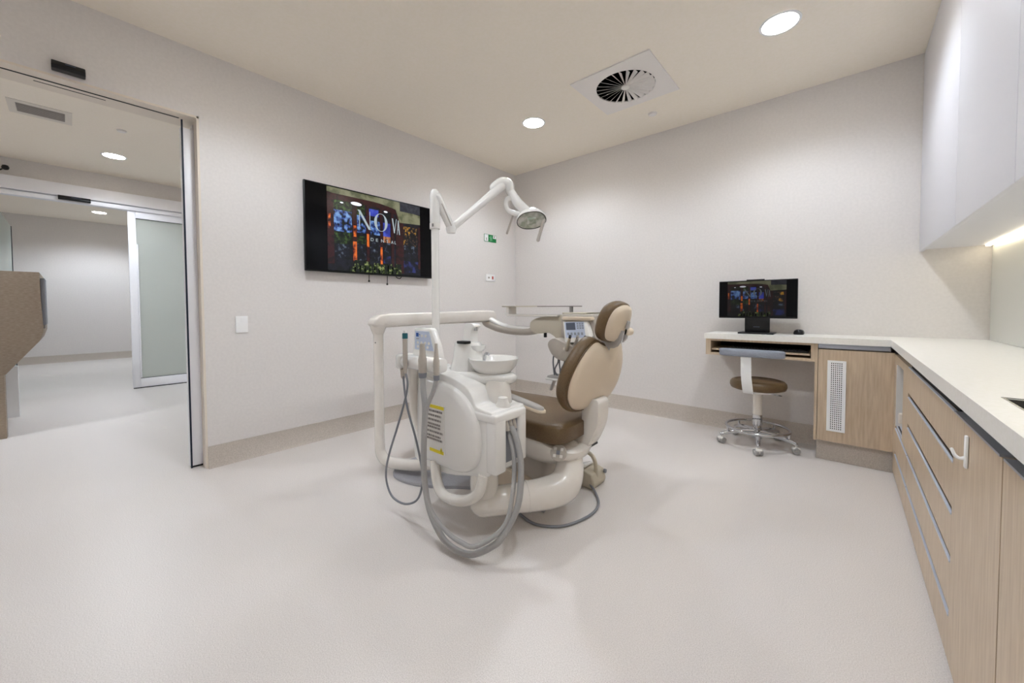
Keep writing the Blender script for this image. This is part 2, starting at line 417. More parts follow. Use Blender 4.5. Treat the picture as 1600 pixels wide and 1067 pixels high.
# green exit sign
e = thing('emergency_sign', (0, -0.455, 1.86), 'small green and white emergency sign on the wall near the corner', 'sign')
box('board', 'green', e, 0, 0.004, -0.555, -0.354, 1.82, 1.905)
box('white_field', 'white', e, 0.004, 0.0055, -0.551, -0.49, 1.824, 1.901)
box('arrow_field', 'white', e, 0.004, 0.0055, -0.41, -0.358, 1.865, 1.901)
t = bx(None, 0.0055, 0.0062, -0.525, -0.515, 1.835, 1.865)
t = bx(t, 0.0055, 0.0062, -0.395, -0.385, 1.872, 1.892); t = bx(t, 0.0055, 0.0062, -0.400, -0.38, 1.885, 1.893)
finish('marks', t, 'ink', e)
t = lathe(None, [(0.009, 0), (0.009, 0.001), (0, 0.001)], (0.0045, -0.445, 1.888), 14, Matrix.Rotation(PI/2, 4, 'Y'))
for (a, b, c, d) in ((-0.46, -0.43, 1.855, 1.878), (-0.475, -0.455, 1.868, 1.876), (-0.462, -0.45, 1.83, 1.857), (-0.44, -0.425, 1.835, 1.857)):
    t = bx(t, 0.004, 0.0052, a, b, c, d)
finish('running_figure', t, mat('pale_green', (120, 190, 140), 0.5), e)

# ------------------------------------------------------------------ picture shown on both screens (flat print)
def screen_mats(st, letter=0.75):
    def em(nm, c, k=1.0):
        return mat('screen_'+nm, (2, 2, 2), 0.2, emit=c, estr=st*k)
    def noisy(nm, c1, c2, c3, sc, k=1.0, pos=(0.40, 0.5, 0.62)):
        m = mat('screen_'+nm, (2, 2, 2), 0.2, emit=c1, estr=st*k)
        n, l = nodes(m); b = n['Principled BSDF']
        tc = n.new('ShaderNodeTexCoord'); no = n.new('ShaderNodeTexNoise'); no.inputs['Scale'].default_value = sc*2.6; no.inputs['Detail'].default_value = 5
        cr = n.new('ShaderNodeValToRGB'); cr.color_ramp.elements[0].position = pos[0]; cr.color_ramp.elements[0].color = rgba(c1)
        cr.color_ramp.elements[1].position = pos[2]; cr.color_ramp.elements[1].color = rgba(c3)
        x = cr.color_ramp.elements.new(pos[1]); x.color = rgba(c2)
        l.new(tc.outputs['Object'], no.inputs['Vector']); l.new(no.outputs['Fac'], cr.inputs['Fac']); l.new(cr.outputs['Color'], b.inputs['Emission Color'])
        return m
    return dict(
        dark=noisy('dark', (5, 6, 10), (12, 14, 22), (20, 22, 36), 9), fascia=noisy('fascia', (92, 96, 70), (126, 126, 98), (140, 140, 112), 5),
        maroon=noisy('maroon', (40, 9, 12), (56, 15, 18), (26, 8, 12), 7), orange=noisy('orange', (44, 10, 12), (150, 56, 26), (236, 116, 40), 8, 1.0, (0.36, 0.44, 0.54)),
        sky=noisy('sky', (18, 26, 16), (40, 72, 150), (130, 175, 235), 12, 0.9, (0.42, 0.5, 0.64)), bluesky=noisy('bluesky', (44, 54, 150), (58, 74, 200), (80, 100, 215), 6, 0.9),
        tree=noisy('tree', (8, 12, 8), (26, 42, 18), (74, 104, 40), 16, 0.9, (0.38, 0.52, 0.72)),
        street=noisy('street', (8, 9, 16), (20, 24, 40), (110, 128, 150), 12, 0.9, (0.45, 0.58, 0.75)), navy=noisy('navy', (8, 9, 22), (18, 20, 48), (36, 48, 110), 7),
        white=em('white', (238, 240, 250), 1.4), letter=em('letter', (206, 222, 228), letter), bush=noisy('bush', (6, 10, 6), (30, 46, 18), (180, 196, 120), 16, 0.9, (0.42, 0.54, 0.72)),
        amber=noisy('amber', (10, 9, 14), (40, 36, 40), (220, 160, 44), 16, 0.9, (0.44, 0.56, 0.72)), grey=noisy('grey', (36, 38, 48), (50, 52, 62), (64, 66, 74), 8), building=noisy('building', (90, 60, 40), (170, 104, 60), (190, 130, 90), 16))
def picture(e, put, MM, depth, nm='screen'):
    """(u, v) in 0..1 across the picture; every shape is a thin flat piece lying on the screen"""
    layer = [0]
    def poly(name, pts, m, lift):
        t = bmesh.new(); F = [t.verts.new(put(u, v, lift)) for u, v in pts]; t.faces.new(F)
        return finish(name, t, MM[m], e, False)
    def rects(name, rs, m, lift):
        t = bmesh.new()
        for (u0, u1, v0, v1) in rs:
            F = [t.verts.new(put(u, v, lift)) for u, v in ((u0, v0), (u1, v0), (u1, v1), (u0, v1))]; t.faces.new(F)
        return finish(name, t, MM[m], e, False)
    D = depth
    rects('picture_ground', [(0, 1, 0, 1)], 'dark', D)
    def arch(u): return 0.93 - 0.55*max(0.0, u-0.42)**2 if u < 0.74 else 0.83
    # fascia boards over the curved frame
    poly('picture_fascia', [(0, 1), (0, 0.94)] + [(u/20, arch(u/20)) for u in range(0, 15)] + [(0.735, 0.72), (1, 0.74), (1, 0.87), (0.75, 0.9), (0.75, 1)], 'fascia', D*2)
    rects('picture_eave', [(0.75, 1, 0.88, 1)], 'grey', D*3)
    rects('picture_foliage', [(0.055, 0.23, 0.62, 0.9), (0.28, 0.36, 0.72, 0.86)], 'tree', D*3)
    rects('picture_glass_sky', [(0.06, 0.23, 0.48, 0.74), (0.28, 0.37, 0.5, 0.72), (0.41, 0.52, 0.5, 0.68)], 'sky', D*4)
    rects('picture_blue', [(0.395, 0.505, 0.74, 0.83), (0.555, 0.635, 0.48, 0.68)], 'bluesky', D*5)
    rects('picture_hedge', [(0.06, 0.235, 0.33, 0.48), (0.28, 0.37, 0.36, 0.46)], 'tree', D*5)
    rects('picture_street', [(0.06, 0.23, 0.16, 0.33), (0.28, 0.37, 0.15, 0.36), (0.41, 0.52, 0.16, 0.4), (0.555, 0.635, 0.25, 0.44)], 'street', D*4)
    rects('picture_building', [(0.555, 0.635, 0.42, 0.5)], 'building', D*6)
    rects('picture_road', [(0.555, 0.635, 0.14, 0.24), (0.75, 0.98, 0.04, 0.2)], 'navy', D*5)
    rects('picture_side_window', [(0.79, 0.96, 0.42, 0.68)], 'amber', D*5)
    rects('picture_side_cars', [(0.79, 0.97, 0.3, 0.42)], 'street', D*5)
    rects('picture_posts', [(0.0, 0.06, 0.08, 0.93), (0.645, 0.675, 0.1, 0.86), (0.70, 0.79, 0.02, 0.72), (0.375, 0.405, 0.12, 0.86), (0.52, 0.55, 0.1, 0.86), (0.235, 0.28, 0.12, 0.86), (0.97, 1.0, 0.1, 0.7)], 'maroon', D*6)
    rects('picture_sunlit_posts', [(0.238, 0.275, 0.14, 0.38), (0.378, 0.402, 0.33, 0.50), (0.522, 0.545, 0.12, 0.35), (0.01, 0.03, 0.5, 0.68), (0.245, 0.272, 0.44, 0.58)], 'orange', D*7)
    poly('picture_head_rail', [(0, 0.94), (0, 0.88)] + [(u/20, arch(u/20)-0.07) for u in range(1, 15)] + [(0.73, 0.62), (0.745, 0.72)] + [(u/20, arch(u/20)) for u in range(14, 0, -1)], 'maroon', D*7)
    rects('picture_leaves', [(0.2+0.05*k, 0.26+0.05*k, 0.0, 0.06+0.09*abs(math.sin(k*1.7))) for k in range(11)], 'bush', D*8)
    def ell(u, v, a, b): return [(u+a*math.cos(2*PI*k/20), v+b*math.sin(2*PI*k/20)) for k in range(20)]
    for nm_, q in (('picture_lamp', ell(0.275, 0.855, 0.055, 0.022)), ('picture_lamp', ell(0.585, 0.83, 0.022, 0.012)), ('picture_lamp', ell(0.135, 0.835, 0.016, 0.009))):
        poly(nm_, q, 'white', D*9)
    # lettering NOVA / DENTAL on the shop window
    def ring(u, v, a, b, tk):
        t = bmesh.new(); n = 28; A = []; B = []
        for k in range(n):
            c, s = math.cos(2*PI*k/n), math.sin(2*PI*k/n)
            A.append(t.verts.new(put(u+a*c, v+b*s, D*10))); B.append(t.verts.new(put(u+(a-tk*(0.25+0.75*abs(c)))*c, v+(b-0.006)*s, D*10)))
        for k in range(n): t.faces.new((A[k], A[(k+1) % n], B[(k+1) % n], B[k]))
        return finish('letter', t, MM['letter'], e, False)
    def strokes(rs):
        t = bmesh.new()
        for (u0, v0, u1, v1, wd) in rs:
            F = [t.verts.new(put(u, v, D*10)) for u, v in ((u0-wd/2, v0), (u0+wd/2, v0), (u1+wd/2, v1), (u1-wd/2, v1))]; t.faces.new(F)
        return finish('letter', t, MM['letter'], e, False)
    strokes([(0.305, 0.56, 0.305, 0.79, 0.007), (0.299, 0.79, 0.41, 0.555, 0.026), (0.412, 0.555, 0.412, 0.79, 0.007)])                       # N
    ring(0.53, 0.675, 0.074, 0.118, 0.03)                                                                                                      # O
    strokes([(0.66, 0.76, 0.682, 0.565, 0.014), (0.706, 0.76, 0.682, 0.565, 0.007)])                                                               # V
    strokes([(0.727, 0.745, 0.713, 0.55, 0.006), (0.727, 0.745, 0.742, 0.55, 0.012), (0.727, 0.615, 0.727, 0.623, 0.018)])                         # A
    u = 0.42
    for ch, wdt in zip('DENTAL', (0.03, 0.024, 0.026, 0.024, 0.022, 0.018)):
        v0, v1 = 0.415, 0.455; k = 0.006
        S = {'D': [(u, v0, u, v1, k), (u+wdt*.8, v0+.01, u+wdt*.8, v1-.01, k)], 'E': [(u, v0, u, v1, k)], 'N': [(u, v0, u, v1, k), (u, v1, u+wdt, v0, k), (u+wdt, v0, u+wdt, v1, k)],
             'T': [(u+wdt/2, v0, u+wdt/2, v1, k)], 'A': [(u, v0, u+wdt/2, v1, k), (u+wdt, v0, u+wdt/2, v1, k)], 'L': [(u, v0, u, v1, k)]}[ch]
        H_ = {'D': [v0+.003, v1-.003], 'E': [v0+.003, (v0+v1)/2, v1-.003], 'T': [v1-.003], 'A': [v0+.014], 'L': [v0+.003], 'N': []}[ch]
        S = S + [(u+wdt*.42, vv_-.003, u+wdt*.42, vv_+.003, wdt*.8) for vv_ in H_]
        strokes(S); u += 0.056 if ch != 'A' else 0.04

# television
ty0, ty1, tz0, tz1, tx = -2.523, -1.338, 1.342, 2.030, 0.055
e = thing('wall_television', (0, (ty0+ty1)/2, tz0), 'large black television on the wall showing a shopfront picture', 'television')
box('housing', 'black', e, 0.03, tx, ty0, ty1, tz0, tz1, bev=0.004)
box('wall_bracket', 'black', e, 0.0, 0.03, -2.2, -1.65, 1.5, 1.85)
box('screen', 'screen', e, tx, tx+0.001, ty0+0.008, ty1-0.008, tz0+0.012, tz1-0.008)
py0, py1 = -2.355, -1.478
picture(e, lambda u, v, q: (tx+0.001+q, py0+u*(py1-py0), tz0+0.016+v*(tz1-tz0-0.028)), screen_mats(0.85), 0.0003)
for k, (y, z) in enumerate(((-1.995, 1.285), (-1.82, 1.265))):
    t = tube(None, [(0.035, y, tz0+0.01), (0.035, y-0.002, z)], 0.0035, 8, 1); t = tube(t, [(0.035, y-0.002, z+0.01), (0.035, y-0.002, z-0.006)], 0.008, 10, 1)
    finish('dangling_lead', t, 'black', e)
finish('cable_loop', tube(None, [(0.035, -1.74, tz0+0.01), (0.035, -1.72, tz0-0.012), (0.035, -1.69, tz0-0.016), (0.035, -1.67, tz0+0.01)], 0.004, 8), 'black', e)

# ================================================================== JOINERY
XF = 3.395            # front plane of the long run
YD = -0.36            # front plane of the desk run
ZT, ZB = 0.842, 0.800
# L-shaped worktop with a sink cut-out
sx0, sx1, sy0, sy1 = 3.435, 3.76, -2.78, -2.30
bm = bx(None, 2.305, 3.375, YD-0.012, 0, ZB, ZT)
bm = bx(bm, 3.375, XR, sy1, 0, ZB, ZT); bm = bx(bm, 3.375, sx0, sy0, sy1, ZB, ZT)
bm = bx(bm, sx1, XR, sy0, sy1, ZB, ZT); bm = bx(bm, 3.375, XR, YF, sy0, ZB, ZT)
tag(finish('worktop', bm, 'stone', None, False), 'off-white L-shaped worktop running from the desk along the right wall', 'worktop')
# sink
e = thing('sink', ((sx0+sx1)/2, (sy0+sy1)/2, 0.66), 'stainless steel sink let into the worktop at the right edge', 'sink')
bm = bx(None, sx0, sx0+0.004, sy0, sy1, 0.67, ZT-0.002); bm = bx(bm, sx1-0.004, sx1, sy0, sy1, 0.67, ZT-0.002)
bm = bx(bm, sx0, sx1, sy0, sy0+0.004, 0.67, ZT-0.002); bm = bx(bm, sx0, sx1, sy1-0.004, sy1, 0.67, ZT-0.002); bm = bx(bm, sx0, sx1, sy0, sy1, 0.665, 0.67)
finish('bowl', bm, 'steel', e, False)
bm = bx(None, sx0-0.004, sx0, sy0-0.004, sy1+0.004, ZT, ZT+0.001); bm = bx(bm, sx1, sx1+0.004, sy0-0.004, sy1+0.004, ZT, ZT+0.001)
bm = bx(bm, sx0, sx1, sy1, sy1+0.004, ZT, ZT+0.001); bm = bx(bm, sx0, sx1, sy0-0.004, sy0, ZT, ZT+0.001)
finish('rim', bm, 'steel', e, False)
finish('drain', lathe(None, [(0.04, 0.006), (0.03, 0.001), (0, 0.001)], ((sx0+sx1)/2, (sy0+sy1)/2, 0.67), 24), 'black_matt', e)

# desk with open keyboard niche
e = thing('wall_desk', (2.65, -0.18, 0.673), 'light oak desk with an open keyboard niche under the monitor', 'desk')
box('end_panel', 'wood', e, 2.315, 2.350, YD, -0.002, 0.673, ZB)
box('end_panel', 'wood', e, 2.982, 3.004, YD, -0.002, 0.673, ZB)
box('bottom_panel', 'wood', e, 2.350, 2.982, YD, -0.002, 0.673, 0.692)
box('top_panel', 'wood', e, 2.350, 2.982, YD, -0.002, 0.785, ZB)
box('back_panel', 'black_matt', e, 2.350, 2.982, -0.02, -0.003, 0.692, 0.785)
box('keyboard_shelf', 'wood', e, 2.356, 2.976, YD+0.012, -0.03, 0.711, 0.724)
kb = thing('keyboard', (2.70, -0.25, 0.724), 'dark keyboard lying in the niche of the oak desk', 'keyboard')
box('case', 'black', kb, 2.48, 2.965, YD+0.03, -0.17, 0.7245, 0.737, bev=0.003)
k0 = box('key', 'black_matt', kb, -0.0075, 0.0075, -0.007, 0.007, 0, 0.006)
k0.location = (2.50, YD+0.05, 0.737)
for i in range(24):
    for j in range(5):
        if i or j: copy_part(k0, (2.50+0.0192*i, YD+0.05+0.021*j, 0.737), kb)

def wire_grille(e, x0, x1, z0, z1, y, nx=6, nz=32):
    """white perforated plate standing in front of a dark backing"""
    box('grille_backing', 'black_matt', e, x0+0.006, x1-0.006, y-0.001, y, z0+0.006, z1-0.006)
    mgx, mgz = 0.017, 0.012; hx, hz = (x1-x0-2*mgx)/nx, (z1-z0-2*mgz)/nz
    bm = bx(None, x0, x0+mgx, y-0.005, y-0.0012, z0, z1); bm = bx(bm, x1-mgx, x1, y-0.005, y-0.0012, z0, z1)
    bm = bx(bm, x0+mgx, x1-mgx, y-0.005, y-0.0012, z0, z0+mgz); bm = bx(bm, x0+mgx, x1-mgx, y-0.005, y-0.0012, z1-mgz, z1)
    for i in range(nx+1): bm = bx(bm, x0+mgx+hx*i-0.0028, x0+mgx+hx*i+0.0028, y-0.0045, y-0.0015, z0+mgz, z1-mgz)
    for j in range(nz+1): bm = bx(bm, x0+mgx, x1-mgx, y-0.0046, y-0.0016, z0+mgz+hz*j-0.003, z0+mgz+hz*j+0.003)
    finish('grille', bm, 'white', e, False)
e = thing('vented_cabinet', (3.2, -0.18, 0), 'oak cupboard with a white perforated vent panel in the corner beside the desk', 'cabinet')
box('side_panel', 'wood', e, 3.004, 3.020, YD, -0.002, 0.135, ZB-0.002)
box('carcass', 'wood', e, 3.022, 3.375, YD+0.02, -0.002, 0.135, 0.76)
dr = box('door', 'wood', e, 3.023, 3.3945, YD, YD+0.018, 0.14, 0.762)
wire_grille(e, 3.072, 3.168, 0.213, 0.690, YD)
bm = bx(None, 3.022, 3.375, YD+0.010, YD+0.03, 0.768, ZB); bm = bx(bm, 3.022, 3.375, YD-0.001, YD+0.012, 0.772, 0.790)
finish('grip_channel', bm, 'alu', e, False)
box('plinth', 'kick', e, 3.020, 3.40, YD+0.035, -0.002, 0, 0.135)

# long run ---------------------------------------------------------------
def drawer_front(e, y0, y1, z0, z1, grip=True):
    d = box('drawer', 'wood_run', e, XF, XF+0.018, y0+0.002, y1-0.002, z0+0.002, z1-0.022 if grip else z1-0.002)
    if grip:
        box('grip', 'alu_light', d, XF-0.0015, XF+0.0045, y0+0.004, y1-0.004, z1-0.022, z1-0.017); box('grip_channel', 'ink_dark', d, XF+0.0105, XF+0.0175, y0+0.004, y1-0.004, z1-0.022, z1-0.002)  # channel web coloured near-black to stand for the shade above the lip
    return d
# corner cabinet with dispenser niche
ny0, ny1 = -1.03, -0.505
e = thing('corner_cabinet', (3.6, -0.7, 0), 'oak corner cabinet with an open grey niche above two low drawers', 'cabinet')
box('filler_panel', 'wood_run', e, XF, XF+0.018, -0.46, YD-0.001, 0.03, ZB-0.045)
bm = bx(None, XF+0.02, 3.80, ny0+0.004, ny1, 0.03, 0.31); bm = bx(bm, 3.62, 3.80, ny0+0.004, ny1, 0.31, ZB-0.002)
finish('carcass', bm, 'wood_run', e, False)
box('niche_side', 'label_white', e, XF, 3.435, -0.478, -0.462, 0.335, 0.70)
box('niche_floor', 'alu_light', e, XF+0.006, 3.435, -0.80, -0.46, 0.325, 0.335)
box('niche_shade_back', 'black_matt', e, 3.435, 3.615, -0.83, -0.462, 0.335, 0.72)  # black block paints the shade deep inside the niche
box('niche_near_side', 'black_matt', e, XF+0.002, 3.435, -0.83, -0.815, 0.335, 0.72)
box('top_rail', 'wood_run', e, XF, XF+0.018, ny0, -0.462, 0.712, ZB-0.045)
box('stile', 'wood_run', e, XF, XF+0.018, ny0, -0.815, 0.335, 0.712)
box('dispenser_tab', 'jamb', e, XF-0.012, XF+0.03, -0.80, -0.77, 0.42, 0.475, bev=0.006)
drawer_front(e, -1.028, -0.462, 0.180, 0.338); drawer_front(e, -1.028, -0.462, 0.03, 0.180)
# five drawer unit
e = thing('drawer_unit', (3.6, -1.55, 0), 'oak drawer unit with five aluminium gripped drawers in the long run', 'cabinet')
box('carcass', 'alu_grey', e, XF+0.02, 3.80, -2.065, -1.034, 0.03, ZB-0.002)
for z0, z1 in ((0.03, 0.180), (0.180, 0.338), (0.338, 0.478), (0.478, 0.628), (0.628, 0.775)): drawer_front(e, -2.068, -1.029, z0, z1)
# sink cabinet with hook
e = thing('sink_cabinet', (3.6, -2.28, 0), 'plain oak sink cabinet with a white hook on its door', 'cabinet')
bm = bx(None, XF+0.02, 3.80, -2.505, -2.066, 0.03, 0.655)
bm = bx(bm, XF+0.02, XF+0.036, -2.505, -2.066, 0.655, ZB-0.002)
finish('carcass', bm, 'alu_grey', e, False)
box('door', 'wood_run', e, XF, XF+0.018, -2.505, -2.0665, 0.032, 0.753)
box('grip', 'alu', e, XF-0.002, XF+0.016, -2.495, -2.075, 0.753, 0.758)
hk = thing('door_hook', (XF, -2.235, 0.64), 'white plastic hook fixed to the sink cabinet door', 'hook')
box('back_plate', 'white', hk, XF-0.007, XF-0.0003, -2.243, -2.228, 0.645, 0.728, bev=0.003)
finish('arm', tube(None, [(XF-0.004, -2.235, 0.672), (XF-0.013, -2.232, 0.667), (XF-0.021, -2.228, 0.672), (XF-0.026, -2.224, 0.686)], [0.0045, 0.0042, 0.004, 0.0035], 12, 5, rounded=True), 'white', hk)
# end cabinets towards the camera
e = thing('end_cabinet', (3.6, -3.0, 0), 'plain oak cabinet at the near right end of the long run', 'cabinet')
box('carcass', 'alu_grey', e, XF+0.02, 3.80, -3.45, -2.508, 0.03, 0.655)
box('door', 'wood_run', e, XF, XF+0.018, -2.98, -2.512, 0.032, 0.752)
box('door', 'wood_run', e, XF, XF+0.018, -3.45, -2.984, 0.032, 0.752)
box('grip', 'alu', e, XF-0.002, XF+0.016, -3.44, -2.52, 0.753, 0.758)
t = box('trim_4', 'alu_grey', None, XF+0.022, XF+0.034, -3.45, -2.51, 0.66, ZB-0.001); struct(t, 'grey channel under the worktop')
struct(box('trim_5', 'kick', None, XF+0.05, 3.80, -3.45, -0.33, 0, 0.03), 'recessed plinth below the long run')

# wall cupboards
UX, UZ = 3.52, 1.425
edges = [(-1.10, -0.002, 'white wall cupboard in the corner nearest the back wall'), (-1.90, -1.102, 'white wall cupboard in the middle of the row above the worktop'),
         (-2.70, -1.902, 'white wall cupboard third along from the back wall'), (-3.50, -2.702, 'white wall cupboard out of view nearest the camera')]
for y0, y1, lab in edges:
    e = thing('wall_cupboard', ((UX+XR)/2, (y0+y1)/2, UZ), lab, 'cupboard', 'white wall cupboards')
    box('carcass', 'cab_white', e, UX+0.026, XR-0.002, y0, y1, UZ, H-0.002)
    box('door', 'cab_white', e, UX, UX+0.018, y0+0.0015, y1-0.0015, UZ-0.014, H-0.006, bev=0.0012)
tag(box('led_strip_light', 'led', None, 3.795, 3.812, -3.45, -0.04, UZ-0.010, UZ-0.0005), 'glowing LED strip under the white wall cupboards', 'light strip')
tag(box('splashback', 'splash', None, XR-0.006, XR-0.0005, -3.45, -0.01, ZT+0.001, UZ-0.001), 'pale green-grey glass splashback behind the long worktop', 'splashback')

# ================================================================== DESK ITEMS
mx0, mx1, mz0, mz1, my = 2.372, 2.892, 0.962, 1.258, -0.205
e = thing('computer_monitor', (2.64, -0.17, ZT), 'black computer monitor on the desk showing the same shopfront picture', 'monitor')
box('housing', 'black', e, mx0, mx1, my, my+0.028, mz0, mz1, bev=0.003)
box('screen', 'screen', e, mx0+0.004, mx1-0.004, my-0.001, my, mz0+0.014, mz1-0.006)
box('webcam_bar', 'black', e, 2.565, 2.685, my-0.002, my+0.02, mz1-0.002, mz1+0.007, bev=0.002)
picture(e, lambda u, v, q: (mx0+0.062+u*0.39, my-0.001-q, mz0+0.016+v*(mz1-mz0-0.024)), screen_mats(0.3, 0.25), 0.0002)
box('stand_neck', 'black', e, 2.556, 2.722, my+0.004, my+0.03, ZT+0.012, mz0+0.01, bev=0.003)
box('stand_base', 'black', e, 2.52, 2.755, -0.27, -0.09, ZT, ZT+0.012, bev=0.004)
box('badge', 'lcd', e, 2.615, 2.657, my+0.0032, my+0.004, 0.893, 0.897)
e = thing('computer_mouse', (2.895, -0.10, ZT), 'small black computer mouse on the desk beside the monitor', 'mouse')
ms = curve2([(0.034, 0.0), (0.03, 0.05), (0.0, 0.062), (-0.03, 0.05), (-0.034, 0.0), (-0.03, -0.04), (0, -0.05), (0.03, -0.04)], 4)
finish('shell', pillow(None, ms, [(0.9, 0), (1, 0.006), (0.97, 0.018), (0.8, 0.03), (0.45, 0.037), (0, 0.039)], lambda u, v, q: (2.895+u*0.95, -0.10+v, ZT+q)), 'black', e, angle=60)
box('scroll_wheel', 'hose_dark', e, 2.892, 2.898, -0.145, -0.125, ZT+0.027, ZT+0.034, bev=0.002)

# ================================================================== STOOL
qx, qy = 2.665, -0.30
e = thing('operator_stool', (qx, qy, 0), 'brown padded stool with chrome foot ring and grey backrest at the desk', 'stool')
so = [(math.cos(2*PI*k/40)*0.185, math.sin(2*PI*k/40)*0.185) for k in range(40)]
finish('seat', pillow(None, so, [(0.0, 0), (0.85, 0), (0.96, 0.008), (1.0, 0.028), (0.985, 0.05), (0.92, 0.064), (0.8, 0.068), (0.76, 0.066), (0.4, 0.072), (0, 0.073)], lambda u, v, q: (qx+u, qy+v, 0.43+q)), 'leather', e, angle=60)
finish('seat_piping', tube(None, [(qx+0.148*math.cos(2*PI*k/24), qy+0.148*math.sin(2*PI*k/24), 0.496) for k in range(24)], 0.0035, 6, 2, True), 'leather', e)
finish('seat_plate', lathe(None, [(0.10, 0.408), (0.155, 0.43), (0, 0.43)], (qx, qy, 0), 32), 'white', e)
finish('sleeve', lathe(None, [(0.03, 0.235), (0.032, 0.24), (0.032, 0.41), (0, 0.41)], (qx, qy, 0), 24), 'gloss', e)
finish('column', lathe(None, [(0, 0.055), (0.034, 0.055), (0.036, 0.10), (0.026, 0.15), (0.033, 0.165), (0.033, 0.235), (0, 0.235)], (qx, qy, 0), 24), 'chrome', e)
finish('lever', tube(None, [(qx, qy-0.02, 0.413), (qx+0.10, qy-0.06, 0.412), (qx+0.16, qy-0.08, 0.41)], 0.005, 8), 'chrome', e)
finish('foot_ring', tube(None, [(qx+0.205*math.cos(2*PI*k/20), qy+0.205*math.sin(2*PI*k/20), 0.135) for k in range(20)], 0.010, 12, 3, True), 'chrome', e)
a0 = math.radians(-80)
for k in range(5):
    a = a0 + 2*PI*k/5; c, s = math.cos(a), math.sin(a)
    P = lambda r, z: (qx+r*c, qy+r*s, z)
    lg = finish('leg', tube(None, [P(0.02, 0.105), P(0.10, 0.103), P(0.19, 0.088), P(0.245, 0.07)], [0.022, 0.019, 0.016, 0.013], 12, 5, rounded=True), 'chrome', e)
    cs = bx(None, -0.022, 0.022, -0.026, 0.026, 0.012, 0.05, 0.012, 3); cs = lathe(cs, [(0.007, 0.045), (0.007, 0.068), (0, 0.068)], (0, 0, 0), 10)
    bmesh.ops.transform(cs, matrix=Matrix.Translation(P(0.245, 0)) @ rot_z(a+0.5), verts=cs.verts)
    finish('castor', cs, 'label_white', e)
    wl = lathe(None, [(0, -0.026), (0.022, -0.026), (0.025, -0.018), (0.025, -0.004), (0.02, -0.002), (0.02, 0.002), (0.025, 0.004), (0.025, 0.018), (0.022, 0.026), (0, 0.026)], (0, 0, 0.025), 18, Matrix.Rotation(PI/2, 4, 'X'))
    bmesh.ops.transform(wl, matrix=Matrix.Translation(P(0.245, 0)) @ rot_z(a+0.5), verts=wl.verts)
    finish('castor_wheel', wl, 'hose', e)
# tie foot ring to the legs
for k in range(5):
    a = a0 + 2*PI*k/5; c, s = math.cos(a), math.sin(a)
    finish('ring_bracket', tube(None, [(qx+0.205*c, qy+0.205*s, 0.13), (qx+0.200*c, qy+0.200*s, 0.09)], 0.008, 8, 1), 'chrome', e)
# backrest strap and pad (towards the camera)
ybk = -0.50
sp = [(qx-0.045, qy, 0.415), (qx-0.04, qy-0.10, 0.412), (qx-0.035, qy-0.165, 0.425), (qx-0.038, ybk+0.012, 0.47), (qx-0.045, ybk+0.004, 0.56), (qx-0.048, ybk+0.008, 0.70)]
t = bmesh.new(); Pp = smooth_path(sp, 6); prev = None; rr = []
for i, p in enumerate(Pp):
    d = (Pp[min(i+1, len(Pp)-1)]-Pp[max(i-1, 0)]).normalized(); nrm = d.cross(Vector((1, 0, 0))).normalized()
    rr.append([t.verts.new(p+Vector((sx*0.033, 0, 0))+nrm*sn*0.004) for sx, sn in ((-1, -1), (1, -1), (1, 1), (-1, 1))])
for A, B in zip(rr, rr[1:]):
    for k in range(4): t.faces.new((A[k], A[(k+1) % 4], B[(k+1) % 4], B[k]))
t.faces.new(rr[0]); t.faces.new(rr[-1][::-1])
finish('back_strap', t, 'white', e)
bo = curve2([(-0.205, 0.0), (-0.198, 0.026), (-0.1, 0.029), (0, 0.030), (0.1, 0.029), (0.198, 0.026), (0.205, 0.0), (0.198, -0.026), (0.1, -0.027), (0, -0.027), (-0.1, -0.027), (-0.198, -0.026)], 3)
finish('backrest', pillow(None, bo, [(0, 0), (0.8, 0), (0.97, 0.006), (1, 0.018), (0.97, 0.032), (0.8, 0.038), (0, 0.04)], lambda u, v, q: (qx-0.02+u, ybk-0.012+q+0.35*u*u, 0.715+v)), 'fabric_grey', e, angle=60)

# ================================================================== DENTAL CHAIR
Y0 = -1.93
e = thing('dental_chair', (1.6, Y0, 0), 'cream dental chair with brown seat, backrest and headrest facing the television', 'dental chair')
po = curve2([(0.95, -0.05), (0.91, -0.25), (0.96, -0.42), (1.06, -0.495), (1.20, -0.49), (1.36, -0.42), (1.50, -0.31), (1.66, -0.225), (1.98, -0.21), (2.0, -0.18), (2.0, 0.17), (1.98, 0.2), (1.62, 0.205), (1.40, 0.22), (1.15, 0.24), (1.0, 0.15)], 4)
po = [(u, v*0.97) for u, v in po]
finish('base_plate', pillow(None, po, [(0, 0), (1, 0), (1, 0.012), (0.985, 0.018), (0, 0.02)], lambda u, v, q: (u, Y0+v, q)), 'plate_grey', e)
# lift body over the plate
finish('lift_body', prism(None, [(1.30, 0.03), (1.90, 0.03), (1.96, 0.10), (1.98, 0.22), (1.9, 0.33), (1.35, 0.36), (1.28, 0.20)], 'y', Y0-0.16, Y0+0.16, 0.03, 3), 'unit_grey', e)
finish('lift_cover', prism(None, [(1.40, 0.03), (1.80, 0.03), (1.88, 0.09), (1.90, 0.13), (1.45, 0.17), (1.36, 0.12)], 'y', Y0-0.19, Y0+0.19, 0.02, 3), 'cream_pad', e)
